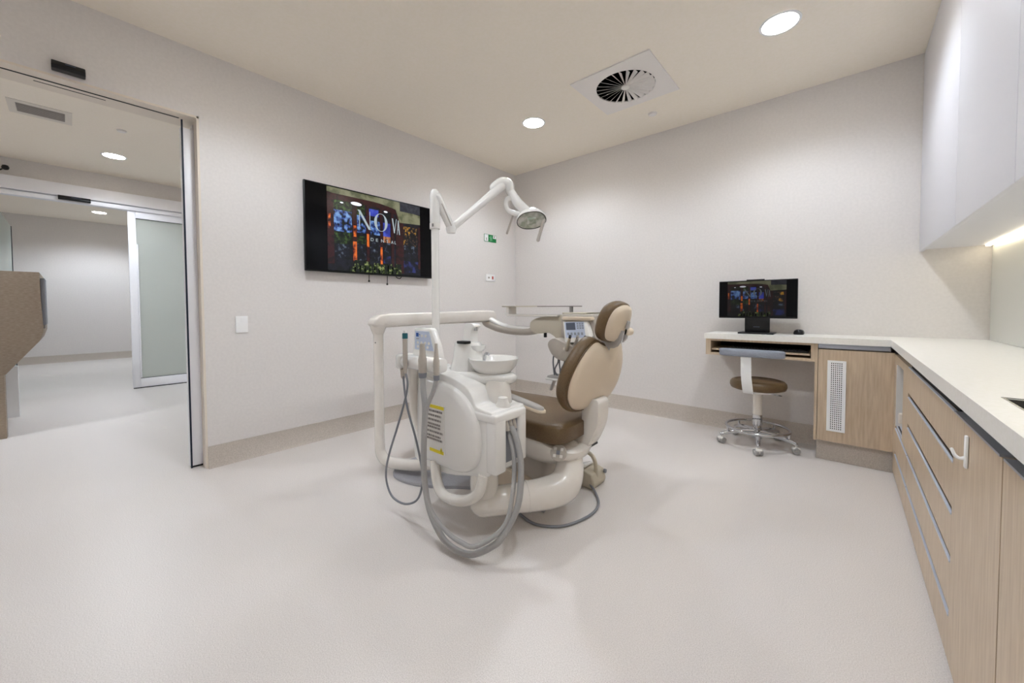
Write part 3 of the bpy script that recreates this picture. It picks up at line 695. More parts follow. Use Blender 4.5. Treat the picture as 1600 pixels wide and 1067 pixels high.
# seat frame cover
sc_ = curve2([(1.10, -0.17), (1.4, -0.215), (1.9, -0.262), (2.08, -0.272), (2.17, -0.225), (2.20, -0.15), (2.195, -0.06), (2.15, 0.05), (2.05, 0.18), (1.9, 0.235), (1.4, 0.215), (1.10, 0.17)], 5)
finish('seat_cover', pillow(None, sc_, [(0, 0.25), (0.55, 0.25), (0.72, 0.262), (0.86, 0.30), (0.95, 0.345), (0.985, 0.375), (0.985, 0.388), (0.95, 0.395), (0, 0.396)], lambda u, v, q: (u, Y0+v, q - 0.06*max(0, u-2.02)*4*(1 if q > 0.33 else 0))), 'gloss', e, angle=50)
# joystick keypad on the near flank
kc = Vector((2.128, Y0-0.254, 0.356)); kn = Vector((0.26, -0.84, 0.46)).normalized()
km = kn.to_track_quat('Z', 'Y').to_matrix().to_4x4()
finish('keypad', lathe(None, [(0.040, -0.004), (0.040, 0.003), (0.037, 0.006), (0, 0.006)], kc, 32, km), 'unit_grey', e)
for k in range(4):
    a = k*PI/2 + PI/4
    t = bx(None, -0.007, 0.007, -0.007, 0.007, 0, 0.003, 0.001); bmesh.ops.transform(t, matrix=Matrix.Translation(kc) @ km @ Matrix.Translation((0.023*math.cos(a), 0.023*math.sin(a), 0.006)), verts=t.verts)
    finish('key', t, 'label_white', e)
t = bx(None, -0.009, 0.009, -0.009, 0.009, 0, 0.004, 0.001); bmesh.ops.transform(t, matrix=Matrix.Translation(kc) @ km @ Matrix.Translation((0, 0, 0.006)), verts=t.verts)
finish('key', t, 'hose_dark', e)
# seat cushion with leg rest
su = curve2([(1.02, -0.14), (1.06, -0.185), (1.4, -0.225), (1.75, -0.265), (2.0, -0.285), (2.10, -0.285), (2.15, -0.26), (2.17, -0.19), (2.155, -0.03), (2.12, 0.12), (2.09, 0.20), (2.05, 0.25), (1.96, 0.275), (1.75, 0.265), (1.4, 0.225), (1.06, 0.185), (1.02, 0.14), (1.01, 0)], 4)
def seat_fn(u, v, q):
    z = 0.386 + q
    if q > 0.05: z += 0.02*max(0, (u-2.05)/0.15) - 0.012*math.exp(-((u-1.85)/0.25)**2)*math.cos(min(1, abs(v)/0.3)*PI/2)
    z += 0.012*max(0, (1.5-u)/0.4)
    return (u, Y0+v, z)
finish('seat_cushion', pillow(None, su, cushion_rings(0.100, 0.022, 0.3, 0.006), seat_fn), 'leather', e, angle=60)
# backrest: shell and cushion
UPV = Vector((0.255, 0, 0.967)); NRM = Vector((-0.967, 0, 0.255))
hb = [(-0.13, 0.0), (-0.20, 0.025), (-0.255, 0.085), (-0.272, 0.15), (-0.264, 0.205), (-0.24, 0.26), (-0.20, 0.315), (-0.155, 0.352), (-0.11, 0.366), (-0.06, 0.352)]
bo = curve2(hb + [(0, 0.338)] + [(-u, v) for u, v in hb[::-1]] + [(0, -0.005)], 3)
BB = Vector((2.162, Y0, 0.535))
def back_fn(u, v, q):
    bend = 0.10*(u*u) if q > -0.05 else 0
    return BB + Vector((0, u, 0)) + UPV*v + NRM*(q + bend*1.0)
finish('back_shell', pillow(None, bo, [(0, -0.045), (0.35, -0.045), (0.6, -0.036), (0.85, -0.018), (0.955, -0.004), (0.97, 0.006), (0.9, 0.014), (0, 0.014)], back_fn), 'cream_pad', e, angle=60)
bc = [(u*1.03, 0.18+(v-0.18)*1.06) for u, v in bo]
finish('back_cushion', pillow(None, bc, [(0, 0.006), (0.9, 0.006), (0.975, 0.008), (1.0, 0.022), (1.0, 0.045), (0.97, 0.064), (0.88, 0.076), (0.5, 0.078), (0, 0.075)], back_fn), 'leather', e, angle=60)
finish('back_edge_trim', tube(None, [back_fn(u*0.985, 0.18+(v-0.18)*0.985, 0.004) for u, v in bo[::2]], 0.004, 6, 2, True), 'leather', e)
# link arm behind the backrest
ap = [(2.235, 0.59), (2.243, 0.54), (2.236, 0.47), (2.21, 0.40), (2.175, 0.34), (2.13, 0.30), (2.08, 0.345), (2.125, 0.405), (2.145, 0.47), (2.148, 0.54), (2.155, 0.59)]
finish('link_arm', prism(None, [(p[0], p[1]) for p in curve2(ap, 4)], 'y', Y0-0.075, Y0+0.035, 0.016, 3), 'gloss', e, angle=50)
finish('arm_slot', prism(None, [(2.135, 0.300), (2.178, 0.333), (2.178, 0.345), (2.135, 0.312)], 'y', Y0-0.08, Y0+0.04), 'black', e)
# headrest
HC_ = Vector((2.312, Y0, 0.966)); hu = Vector((0.33, 0, 0.944)); hn = Vector((-0.944, 0, 0.33))
ho = curve2([(-0.105, -0.085), (-0.145, -0.04), (-0.15, 0.03), (-0.12, 0.085), (-0.06, 0.11), (0, 0.115), (0.06, 0.11), (0.12, 0.085), (0.15, 0.03), (0.145, -0.04), (0.105, -0.085), (0, -0.10)], 4)
ho = [(u*0.82, v*0.98) for u, v in ho]
def head_fn(u, v, q): return HC_ + Vector((0, u, 0)) + hu*v + hn*(q*0.78 + 0.7*u*u)
finish('headrest_cushion', pillow(None, ho, [(0, -0.002), (0.86, 0), (0.97, 0.006), (1.0, 0.03), (0.99, 0.052), (0.9, 0.072), (0.6, 0.082), (0, 0.08)], head_fn), 'leather', e, angle=60)
finish('headrest_shell', pillow(None, ho, [(0, -0.034), (0.4, -0.033), (0.7, -0.026), (0.88, -0.012), (0.9, 0.0), (0.85, 0.006), (0, 0.006)], head_fn), 'cream_pad', e, angle=60)
finish('headrest_stem', tube(None, [BB+UPV*0.29+NRM*0.012, BB+UPV*0.35+NRM*0.0, HC_+hu*-0.09+hn*-0.012, HC_+hu*-0.02+hn*-0.018], [0.018, 0.018, 0.015, 0.015], 10, 4, flat=(1.6, 0.6)), 'pad_grey', e)
kn_ = HC_+hn*-0.035+hu*-0.03
finish('headrest_knob', lathe(None, [(0, -0.03), (0.014, -0.03), (0.02, -0.022), (0.02, 0.022), (0.014, 0.03), (0, 0.03)], kn_+Vector((0.004, 0.05, 0.005)), 16, Matrix.Rotation(PI/2, 4, 'X')), 'cream_pad', e)
finish('headrest_bracket', prism(None, [(kn_.x-0.016, kn_.z-0.05), (kn_.x+0.006, kn_.z-0.03), (kn_.x+0.022, kn_.z+0.055), (kn_.x+0.008, kn_.z+0.06), (kn_.x-0.004, kn_.z+0.0)], 'y', Y0+0.02, Y0+0.04, 0.003), 'pad_grey', e)
# armrest on the near side
ao = curve2([(0, -0.026), (0.12, -0.030), (0.26, -0.026), (0.295, -0.012), (0.295, 0.012), (0.26, 0.026), (0.12, 0.030), (0, 0.026), (-0.02, 0)], 4)
arm_f = lambda u, v, q: (1.80+u*0.985, -2.262+v+0.05*u, 0.600-0.17*u+q)
finish('armrest', pillow(None, ao, [(0, 0), (0.9, 0), (1, 0.006), (1, 0.013), (0.96, 0.017), (0, 0.017)], arm_f), 'cream_pad', e, angle=60)
finish('armrest_pad', pillow(None, ao, [(0, 0.014), (0.95, 0.015), (0.93, 0.024), (0.8, 0.028), (0, 0.029)], arm_f), 'pad_grey', e, angle=60)
finish('armrest_bracket', tube(None, [(1.80, -2.26, 0.60), (1.74, -2.24, 0.57), (1.72, -2.2, 0.47), (1.73, -2.15, 0.40)], 0.016, 10), 'cream_pad', e)
# curved tube carrying the spittoon unit
finish('support_tube', tube(None, [(2.10, -2.05, 0.32), (2.13, -2.09, 0.25), (2.13, -2.145, 0.185), (2.08, -2.225, 0.160), (1.985, -2.36, 0.155), (1.90, -2.47, 0.150)], [0.062, 0.070, 0.078, 0.074, 0.066, 0.062], 20, 6, rounded=True), 'gloss', e, angle=60)
finish('tube_joint', tube(None, [(2.030, -2.298, 0.158), (2.025, -2.305, 0.158)], 0.0712, 24, 1), 'gloss', e)

# ================================================================== SPITTOON UNIT
YN = -2.535
e = thing('spittoon_unit', (1.75, -2.42, 0.21), 'white glossy dental unit with round spittoon bowl and warning label beside the chair', 'dental unit')
body = [(1.47, 0.25), (1.70, 0.245), (1.88, 0.285), (1.965, 0.30), (2.015, 0.36), (2.02, 0.575), (1.97, 0.60), (1.91, 0.612), (1.885, 0.655), (1.84, 0.695), (1.74, 0.722), (1.60, 0.738), (1.48, 0.735), (1.44, 0.70), (1.435, 0.34)]
finish('body', prism(None, [(p[0], p[1]) for p in curve2(body, 3)], 'y', YN+0.012, -2.30, 0.022, 3), 'gloss_white', e, angle=50)
sp_ = curve2([(1.50, 0.30), (1.60, 0.285), (1.79, 0.285), (1.88, 0.31), (1.935, 0.37), (1.948, 0.47), (1.925, 0.56), (1.85, 0.645), (1.73, 0.692), (1.60, 0.705), (1.51, 0.70), (1.49, 0.5)], 5)
finish('side_panel', pillow(None, sp_, [(1.0, 0), (1.0, 0.012), (0.985, 0.022), (0.95, 0.03), (0.8, 0.038), (0, 0.044)], lambda u, v, q: (u, YN+0.020-q, v)), 'gloss_white', e, angle=60)
finish('end_shelf', prism(None, [(1.90, 0.592), (2.036, 0.590), (2.036, 0.548), (1.90, 0.548)], 'y', -2.528, -2.311, 0.012, 3), 'gloss_white', e)
box('hose_recess', 'hose_dark', e, 2.012, 2.024, -2.455, -2.365, 0.36, 0.549, bev=0.004)
box('end_cheek', 'gloss_white', e, 1.975, 2.036, -2.526, -2.452, 0.325, 0.57, bev=0.012, seg=3)
box('end_cheek', 'gloss_white', e, 1.975, 2.036, -2.368, -2.312, 0.345, 0.57, bev=0.012, seg=3)
for yy in (-2.44, -2.415, -2.39):
    finish('hose_connector', tube(None, [(2.018, yy, 0.548), (2.03, yy, 0.505)], 0.010, 12, 1), 'unit_grey', e)
finish('bottom_neck', lathe(None, [(0.0, 0.19), (0.062, 0.19), (0.066, 0.24), (0.062, 0.31), (0, 0.31)], (1.90, -2.46, 0), 24), 'gloss', e)
# guard rail under the body
finish('guard_rail', tube(None, [(1.63, -2.535, 0.30), (1.655, -2.545, 0.215), (1.70, -2.552, 0.165), (1.78, -2.555, 0.158), (1.88, -2.55, 0.185), (1.945, -2.54, 0.235), (1.955, -2.52, 0.31)], 0.025, 14, 6), 'gloss', e, angle=60)
# warning label on the side panel
lab = thing; ly = YN-0.0245
def lab_fn(x, z, q): return (x, ly-q-0.002*math.cos((x-1.6)*6), z)
def lab_rect(t, x0, x1, z0, z1, q):
    F = [t.verts.new(lab_fn(x, z, q)) for x, z in ((x0, z0), (x1, z0), (x1, z1), (x0, z1))]; t.faces.new(F); return t
lx0, lx1, lz0, lz1 = 1.585, 1.735, 0.355, 0.585
o = box('warning_label', 'label_white', e, lx0, lx1, ly-0.0020, ly+0.012, lz0, lz1)
finish('label_band', lab_rect(lab_rect(bmesh.new(), lx0, lx1, lz1-0.016, lz1, 0.001), lx0+0.04, lx1-0.004, lz0, lz0+0.016, 0.001), 'yellow', o, False)
t = bmesh.new(); z = lz1-0.030; rnd = random.Random(3)
while z > lz0+0.045:
    x = lx0+0.004
    end = lx1-0.006-rnd.random()*0.02
    while x < end:
        wd = 0.004+rnd.random()*0.010; lab_rect(t, x, min(x+wd, end), z-0.005, z+0.005, 0.0012); x += wd+0.0025
    z -= 0.0215 if rnd.random() < 0.7 else 0.015
finish('label_text', t, 'ink', o, False)
t = bmesh.new(); F = [t.verts.new(lab_fn(x, zz, 0.0016)) for x, zz in ((lx1-0.036, lz0+0.004), (lx1-0.006, lz0+0.004), (lx1-0.021, lz0+0.034))]; t.faces.new(F)
finish('warning_triangle', t, 'yellow', o, False)
finish('exclamation_mark', lab_rect(lab_rect(bmesh.new(), lx1-0.0225, lx1-0.0195, lz0+0.013, lz0+0.026, 0.002), lx1-0.0225, lx1-0.0195, lz0+0.007, lz0+0.010, 0.002), 'ink_dark', o, False)
# small printed marks on the top and the shelf
t = bmesh.new()
for k in range(5):
    F = [t.verts.new((x, y, 0.7405)) for x, y in ((1.60+0.011*k, -2.42), (1.609+0.011*k, -2.42), (1.607+0.011*k, -2.40), (1.602+0.011*k, -2.40))]; t.faces.new(F)
finish('top_mark', t, 'ink_dark', e, False)
# spittoon tower, bowl and cup filler
finish('spittoon_foot', pillow(None, curve2([(1.60, -2.43), (1.68, -2.455), (1.86, -2.42), (1.955, -2.36), (1.96, -2.29), (1.86, -2.24), (1.66, -2.25), (1.59, -2.32)], 5), [(0, 0.715), (0.86, 0.715), (0.96, 0.725), (1.0, 0.742), (0.97, 0.758), (0.85, 0.765), (0, 0.768)], lambda u, v, q: (u, v, q)), 'gloss_white', e, angle=60)
finish('spittoon_tower', pillow(None, curve2([(1.575, -2.42), (1.65, -2.435), (1.71, -2.40), (1.715, -2.34), (1.68, -2.29), (1.60, -2.29), (1.565, -2.35)], 5), [(0, 0.74), (1.12, 0.745), (1.05, 0.775), (0.9, 0.83), (0.82, 0.895), (0.78, 0.905), (0, 0.908)], lambda u, v, q: (u, v, q)), 'gloss_white', e, angle=60)
finish('cup_filler', prism(None, [(p[0], p[1]) for p in curve2([(1.622, 0.88), (1.628, 0.95), (1.636, 0.99), (1.655, 1.003), (1.69, 1.002), (1.705, 0.99), (1.692, 0.975), (1.682, 0.95), (1.678, 0.88)], 4)], 'y', -2.36, -2.31, 0.010, 3), 'gloss_white', e, angle=50)
finish('filler_spout', lathe(None, [(0.009, 0.975), (0.009, 1.0), (0, 1.0)], (1.693, -2.335, -0.01), 12), 'chrome', e)
box('cup_sensor', 'black', e, 1.628, 1.692, -2.43, -2.39, 0.903, 0.917, bev=0.003)
finish('cup_tray', lathe(None, [(0.0, 0.862), (0.04, 0.862), (0.052, 0.875), (0.055, 0.893), (0.049, 0.893), (0.046, 0.885), (0, 0.885)], (1.725, -2.345, 0), 28), 'gloss_white', e)
bowl = [(0.0, 0.752), (0.05, 0.752), (0.085, 0.765), (0.112, 0.795), (0.124, 0.828), (0.124, 0.834), (0.119, 0.835), (0.115, 0.828), (0.10, 0.795), (0.07, 0.774), (0.02, 0.768), (0, 0.766)]
finish('spittoon_bowl', lathe(None, bowl, (1.835, -2.325, 0), 44), 'gloss_white', e, angle=60)
finish('bowl_drain', lathe(None, [(0.018, 0.769), (0.018, 0.772), (0, 0.772)], (1.835, -2.325, 0), 16), 'chrome', e)
finish('bowl_flush_pipe', tube(None, [(1.74, -2.30, 0.79), (1.76, -2.305, 0.845), (1.785, -2.31, 0.845)], 0.007, 10, 5), 'chrome', e)
# suction filter cup on the shelf
finish('filter_housing', pillow(None, curve2([(1.85, -2.42), (1.92, -2.42), (1.96, -2.39), (1.96, -2.33), (1.91, -2.30), (1.84, -2.31)], 4), [(0, 0.60), (1.0, 0.60), (0.95, 0.64), (0.8, 0.69), (0.72, 0.705), (0, 0.71)], lambda u, v, q: (u, v, q)), 'gloss', e, angle=60)
finish('filter_lid', lathe(None, [(0.0, 0.590), (0.036, 0.590), (0.036, 0.602), (0.026, 0.618), (0.022, 0.640), (0, 0.645)], (1.97, -2.405, 0), 24), 'label_white', e)
for c_ in e.children:
    if c_.name.split('.')[0] in ('spittoon_foot', 'spittoon_tower', 'cup_filler', 'filler_spout', 'cup_sensor', 'cup_tray', 'spittoon_bowl', 'bowl_drain', 'bowl_flush_pipe'): c_.location.z -= 0.03
    if c_.name.split('.')[0] in ('spittoon_tower', 'cup_sensor'): c_.location.x += 0.05
    if c_.name.split('.')[0] in ('cup_filler', 'filler_spout'): c_.location.x += 0.025
# lamp pole socket
finish('pole_socket', lathe(None, [(0.034, 0.72), (0.034, 0.78), (0.026, 0.80), (0, 0.80)], (1.41, -2.35, 0), 20), 'gloss', e)
box('socket_shoulder', 'gloss', e, 1.36, 1.50, -2.40, -2.30, 0.55, 0.735, bev=0.02, seg=3)

# assistant's instrument holder
hd = thing('instrument_holder', (1.45, -2.56, 0.74), 'white instrument holder bar with a pale blue control panel', 'instrument holder')
YH = -2.575
finish('holder_bar', prism(None, [(p[0], p[1]) for p in curve2([(YH-0.045, 0.80), (YH-0.05, 0.775), (YH-0.03, 0.752), (YH+0.03, 0.75), (YH+0.045, 0.775), (YH+0.035, 0.81), (YH-0.02, 0.815)], 3)], 'x', 1.455, 1.73, 0.008, 2), 'gloss_white', hd, angle=50)
box('holder_end', 'gloss_white', hd, 1.432, 1.48, YH-0.058, YH+0.05, 0.745, 0.822, bev=0.02, seg=3)
finish('panel_back', prism(None, [(p[0], p[1]) for p in ((1.545, 0.80), (1.765, 0.80), (1.745, 0.87), (1.705, 0.945), (1.69, 0.955), (1.575, 0.952), (1.563, 0.945))], 'y', YH+0.018, YH+0.055, 0.008, 2), 'gloss_white', hd)
finish('control_panel', prism(None, [(1.572, 0.845), (1.722, 0.845), (1.688, 0.938), (1.578, 0.938)], 'y', YH+0.0145, YH+0.019), 'panel_blue', hd)
t = bx(None, 1.587, 1.606, YH+0.0132, YH+0.0146, 0.910, 0.929); finish('panel_logo', t, 'blue', hd)
t = bx(None, 1.612, 1.618, YH+0.0134, YH+0.0146, 0.918, 0.923); t = bx(t, 1.587, 1.61, YH+0.0134, YH+0.0146, 0.898, 0.901); finish('panel_print', t, 'ink', hd)
b0 = finish('panel_button', lathe(None, [(0.007, 0), (0.007, 0.002), (0, 0.002)], (0, 0, 0), 14, Matrix.Rotation(PI/2, 4, 'X')), 'label_white', hd); b0.location = (1.635, YH+0.0146, 0.915)
for x, z in ((1.665, 0.915), (1.60, 0.88), (1.63, 0.88), (1.66, 0.88), (1.69, 0.88), (1.60, 0.86), (1.64, 0.86), (1.68, 0.86)): copy_part(b0, (x, YH+0.0146, z), hd)
for x in (1.538, 1.677, 1.78):
    finish('holder_clip', tube(None, [(x-0.03, YH-0.02, 0.79), (x-0.022, YH-0.05, 0.79), (x-0.017, YH-0.066, 0.79)], 0.006, 8, 3), 'gloss_white', hd)
finish('support_arm', tube(None, [(1.475, -2.55, 0.76), (1.455, -2.54, 0.68), (1.452, -2.53, 0.58), (1.465, -2.52, 0.48), (1.50, -2.50, 0.40)], [0.026, 0.026, 0.028, 0.03, 0.03], 14, 6, rounded=True), 'gloss', hd, angle=60)

for c_ in hd.children:
    if c_.name.split('.')[0] in ('panel_back', 'control_panel', 'panel_logo', 'panel_print', 'panel_button'): c_.location.x -= 0.065
# hand instruments and their hoses -------------------------------------------------
YT = YH-0.062
XS = 1.538
e = thing('saliva_ejector', (XS, YT, 0.7), 'slim instrument with a teal tip hanging leftmost in the holder bar', 'dental instrument', 'instruments in the holder bar')
finish('handle', lathe(None, [(0, 0.735), (0.007, 0.735), (0.010, 0.76), (0.0125, 0.80), (0.012, 0.87), (0.0125, 0.905), (0, 0.905)], (XS, YT, 0), 16), 'unit_grey', e)
finish('tip', lathe(None, [(0, 0.905), (0.0135, 0.905), (0.0135, 0.928), (0.011, 0.932), (0, 0.932)], (XS, YT, 0), 16), 'teal', e)
finish('cap', lathe(None, [(0.008, 0.932), (0.007, 0.943), (0, 0.945)], (XS, YT, 0), 14), 'label_white', e)
finish('hose', tube(None, [(XS, YT, 0.737), (1.555, YT, 0.685), (1.53, YT, 0.60), (1.46, YT-0.003, 0.445), (1.395, YT-0.006, 0.31), (1.362, YT-0.008, 0.207), (1.372, YT-0.008, 0.135), (1.42, YT-0.006, 0.085), (1.52, YT-0.004, 0.083), (1.61, YT, 0.125), (1.655, YT, 0.19), (1.664, YT+0.002, 0.276), (1.613, YT+0.006, 0.415), (1.535, YT+0.012, 0.555), (1.495, YT+0.02, 0.66), (1.473, YT+0.03, 0.735)], 0.0052, 8, 6), 'hose_dark', e, angle=60)
finish('hose_boot', lathe(None, [(0.006, 0.695), (0.012, 0.705), (0.015, 0.745), (0, 0.745)], (1.473, YT+0.03, 0), 12), 'unit_grey', e)
def sucker(xh, tip_top, hose, r, lab, taper):
    e = thing('suction_handpiece', (xh, YT, 0.74), lab, 'dental instrument', 'instruments in the holder bar')
    z0 = 0.775
    finish('handle', lathe(None, [(0, z0-0.03), (r*1.2, z0-0.03), (r*1.45, z0), (r*1.5, z0+0.04), (r*1.1, z0+0.065), (r*1.0*taper, tip_top-0.02), (r*0.9*taper, tip_top), (r*0.6*taper, tip_top), (r*0.6*taper, tip_top-0.02), (0, tip_top-0.02)], (xh, YT, 0), 18), 'unit_grey', e)
    finish('collar', lathe(None, [(0, z0-0.045), (r*1.3, z0-0.045), (r*1.4, z0-0.03), (r*1.4, z0-0.022), (0, z0-0.022)], (xh, YT, 0), 18), 'hose_dark', e)
    finish('hose', tube(None, [(xh, YT, z0-0.04)] + hose, r, 14, 7), 'hose', e, angle=60)
sucker(1.677, 0.888, [(1.695, -2.648, 0.68), (1.717, -2.655, 0.59), (1.711, -2.66, 0.414), (1.714, -2.66, 0.27), (1.75, -2.66, 0.14), (1.834, -2.66, 0.052), (1.92, -2.655, 0.025), (2.009, -2.64, 0.036), (2.085, -2.605, 0.082), (2.123, -2.58, 0.128), (2.146, -2.51, 0.234), (2.122, -2.46, 0.373), (2.076, -2.43, 0.464), (2.032, -2.418, 0.517)], 0.0135, 'wide suction handpiece with thick grey hose in the middle of the holder bar', 1.0)
sucker(1.780, 0.895, [(1.772, -2.65, 0.68), (1.752, -2.672, 0.598), (1.747, -2.69, 0.431), (1.756, -2.69, 0.29), (1.80, -2.69, 0.17), (1.89, -2.68, 0.106), (1.97, -2.67, 0.086), (2.046, -2.65, 0.09), (2.123, -2.57, 0.165), (2.118, -2.51, 0.279), (2.083, -2.46, 0.404), (2.031, -2.43, 0.483), (2.018, -2.42, 0.522)], 0.0098, 'narrow suction handpiece with grey hose rightmost in the holder bar', 0.75)

# ================================================================== OPERATING LAMP
px, py = 1.41, -2.35
e = thing('operating_lamp', (px, py, 0.78), 'white dental operating lamp on a tall pole with a folded arm', 'lamp')
finish('pole', lathe(None, [(0, 0.775), (0.021, 0.775), (0.021, 1.53), (0, 1.53)], (px, py, 0), 20), 'gloss_white', e)
finish('swivel_sleeve', lathe(None, [(0, 1.525), (0.026, 1.525), (0.028, 1.535), (0.028, 1.675), (0.024, 1.70), (0.014, 1.714), (0, 1.717)], (px, py, 0), 24), 'gloss_white', e)
finish('sleeve_sticker', lathe(None, [(0.0287, 1.495), (0.0287, 1.527)], (px, py, 0), 24), 'label_white', e)
t = bx(None, px+0.012, px+0.022, py-0.030, py-0.026, 1.503, 1.519); finish('sticker_mark', t, 'ink', e)
j0, j1, j2 = Vector((px+0.01, py+0.01, 1.672)), Vector((1.425, -2.245, 1.512)), Vector((1.580, -1.96, 1.800))
finish('lower_link', tube(None, [j0, j0.lerp(j1, 0.5), j1], [0.026, 0.024, 0.022], 14, 3, rounded=True), 'gloss_white', e, angle=60)
side = (j1-j0).normalized().cross(Vector((0, 0, 1))).normalized()
finish('link_seam', tube(None, [j0.lerp(j1, 0.15)-side*-0.022+Vector((0, 0, -0.012)), j0.lerp(j1, 0.9)-side*-0.020+Vector((0, 0, -0.012))], 0.004, 6, 1), 'unit_grey', e)
finish('elbow', lathe(None, [(0, -0.03), (0.024, -0.026), (0.03, 0), (0.024, 0.026), (0, 0.03)], j1, 20), 'gloss_white', e, angle=60)
finish('upper_arm', tube(None, [j1, j1.lerp(j2, 0.4), j1.lerp(j2, 0.75), j2], [0.021, 0.022, 0.026, 0.03], 14, 4, rounded=True), 'gloss_white', e, angle=60)
finish('arm_head', tube(None, [j2+Vector((-0.04, -0.04, -0.02)), j2+Vector((-0.01, -0.008, 0.008)), j2+Vector((0.022, 0.014, 0.0)), j2+Vector((0.030, 0.02, -0.03))], [0.030, 0.034, 0.032, 0.026], 14, 4, rounded=True), 'gloss_white', e, angle=60)
k1, k2 = Vector((1.606, -1.936, 1.765)), Vector((1.642, -1.907, 1.690))
finish('knuckle', tube(None, [k1, k1.lerp(k2, 0.5), k2], [0.026, 0.027, 0.03], 14, 3, rounded=True), 'gloss_white', e, angle=60)
finish('neck', tube(None, [k2, (1.662, -1.885, 1.662), (1.682, -1.862, 1.632)], [0.03, 0.03, 0.034], 14, 4, rounded=True), 'gloss_white', e, angle=60)
finish('yoke_loop', tube(None, [k1.lerp(k2, 0.6), (1.600, -1.948, 1.712), (1.592, -1.954, 1.682), (1.600, -1.948, 1.648), (1.622, -1.930, 1.628), (1.645, -1.905, 1.620)], [0.018, 0.016, 0.015, 0.015, 0.016, 0.018], 12, 5, rounded=True), 'gloss_white', e, angle=60)
# head: shallow dish facing down towards the headrest
hc = Vector((1.707, -1.854, 1.588)); nrm = Vector((0.52, -0.46, -0.72)).normalized()
sx = Vector((0.755, 0.655, 0.10)).normalized(); sx = (sx - nrm*sx.dot(nrm)).normalized(); sy = nrm.cross(sx)
ho2 = curve2([(-0.088, -0.022), (-0.084, 0.022), (-0.05, 0.054), (0, 0.062), (0.05, 0.054), (0.084, 0.022), (0.088, -0.022), (0.05, -0.054), (0, -0.062), (-0.05, -0.054)], 4)
hf = lambda u, v, q: hc + sx*u + sy*v + nrm*q
finish('lamp_head', pillow(None, ho2, [(0, -0.095), (0.35, -0.090), (0.65, -0.070), (0.88, -0.038), (1.03, 0.0), (1.02, 0.012), (0.95, 0.012), (0.93, 0.002), (0, -0.002)], hf), 'gloss_white', e, angle=60)
finish('reflector', pillow(None, ho2[::3], [(0.94, 0.012), (0.74, 0.002), (0.5, 0.010), (0.25, 0.0), (0, 0.006)], hf), 'reflector', e, False)
finish('bulb_shield', pillow(None, [(-0.026, -0.02), (0.026, -0.02), (0.026, 0.02), (-0.026, 0.02)], [(1, 0.006), (1, 0.018), (0.7, 0.022), (0, 0.022)], hf), 'reflector', e, False)
finish('lens_gasket', tube(None, [hf(u*0.965, v*0.965, 0.012) for u, v in ho2[::2]], 0.0022, 6, 2, True), 'ink_dark', e)
finish('lamp_handle', tube(None, [(1.622, -1.925, 1.612), (1.613, -1.936, 1.57), (1.597, -1.952, 1.505)], [0.0055, 0.006, 0.007], 12, 4, rounded=True), 'unit_grey', e, angle=60)
finish('lamp_handle', tube(None, [(1.768, -1.800, 1.59), (1.757, -1.812, 1.544), (1.741, -1.831, 1.462)], [0.009, 0.010, 0.011], 12, 4, rounded=True), 'unit_grey', e, angle=60)

# ================================================================== DELIVERY UNIT
e = thing('delivery_unit', (0.88, -2.41, 0), 'white arm post and instrument delivery table reaching over the foot of the chair', 'dental unit')
bxp, byp = 0.885, -2.405
finish('post', tube(None, [(1.30, -2.25, 0.105), (1.15, -2.32, 0.075), (0.98, -2.385, 0.07), (0.905, -2.405, 0.105), (0.885, byp, 0.20), (bxp, byp, 0.5), (bxp, byp, 0.92)], [0.035, 0.035, 0.035, 0.033, 0.031, 0.031, 0.031], 18, 6), 'gloss', e, angle=60)
finish('post_collar', lathe(None, [(0, 0.885), (0.033, 0.885), (0.05, 0.93), (0.05, 0.95), (0, 0.95)], (bxp, byp, 0), 24), 'gloss', e)
t = bx(None, bxp+0.014, bxp+0.02, byp-0.0325, byp-0.028, 0.83, 0.836); finish('post_screw', t, 'ink_dark', e)
# horizontal arm running across the foot of the chair
arm = [(byp-0.055, 0.945), (byp-0.045, 0.985), (byp, 1.012), (byp+0.10, 1.018), (-1.45, 1.030), (-1.36, 1.026), (-1.335, 1.0), (-1.335, 0.955), (-1.36, 0.94), (byp+0.06, 0.928), (byp-0.03, 0.93)]
finish('swing_arm', prism(None, arm, 'x', bxp-0.045, bxp+0.045, 0.014, 3), 'gloss', e, angle=50)
box('arm_underline', 'unit_grey', e, bxp+0.02, bxp+0.0455, byp+0.12, -1.37, 0.934, 0.9375)
box('arm_pivot', 'ink_dark', e, bxp-0.03, bxp+0.03, -1.43, -1.37, 0.915, 0.94, bev=0.006)
# curved second arm
finish('balance_arm', tube(None, [(bxp, -1.40, 0.925), (0.99, -1.37, 0.885), (1.12, -1.34, 0.865), (1.26, -1.32, 0.865), (1.37, -1.32, 0.885)], [0.05, 0.048, 0.045, 0.043, 0.04], 16, 6, flat=(1.0, 0.75), rounded=True), 'unit_grey', e, angle=60)
finish('arm_top_shell', tube(None, [(bxp+0.03, -1.395, 0.955), (1.02, -1.36, 0.905), (1.15, -1.335, 0.888), (1.28, -1.32, 0.888)], [0.034, 0.034, 0.032, 0.028], 14, 6, flat=(1.1, 0.6), rounded=True), 'gloss_white', e, angle=60)
finish('head_bracket', prism(None, [(p[0], p[1]) for p in curve2([(1.34, 0.95), (1.33, 0.885), (1.39, 0.855), (1.50, 0.865), (1.58, 0.82), (1.64, 0.77), (1.69, 0.79), (1.72, 0.87), (1.70, 0.985), (1.62, 1.0), (1.45, 0.985)], 4)], 'y', -1.39, -1.27, 0.015, 3), 'beige', e, angle=50)
box('brake_knob', 'black', e, 1.425, 1.44, -1.345, -1.32, 0.825, 0.86, bev=0.003)
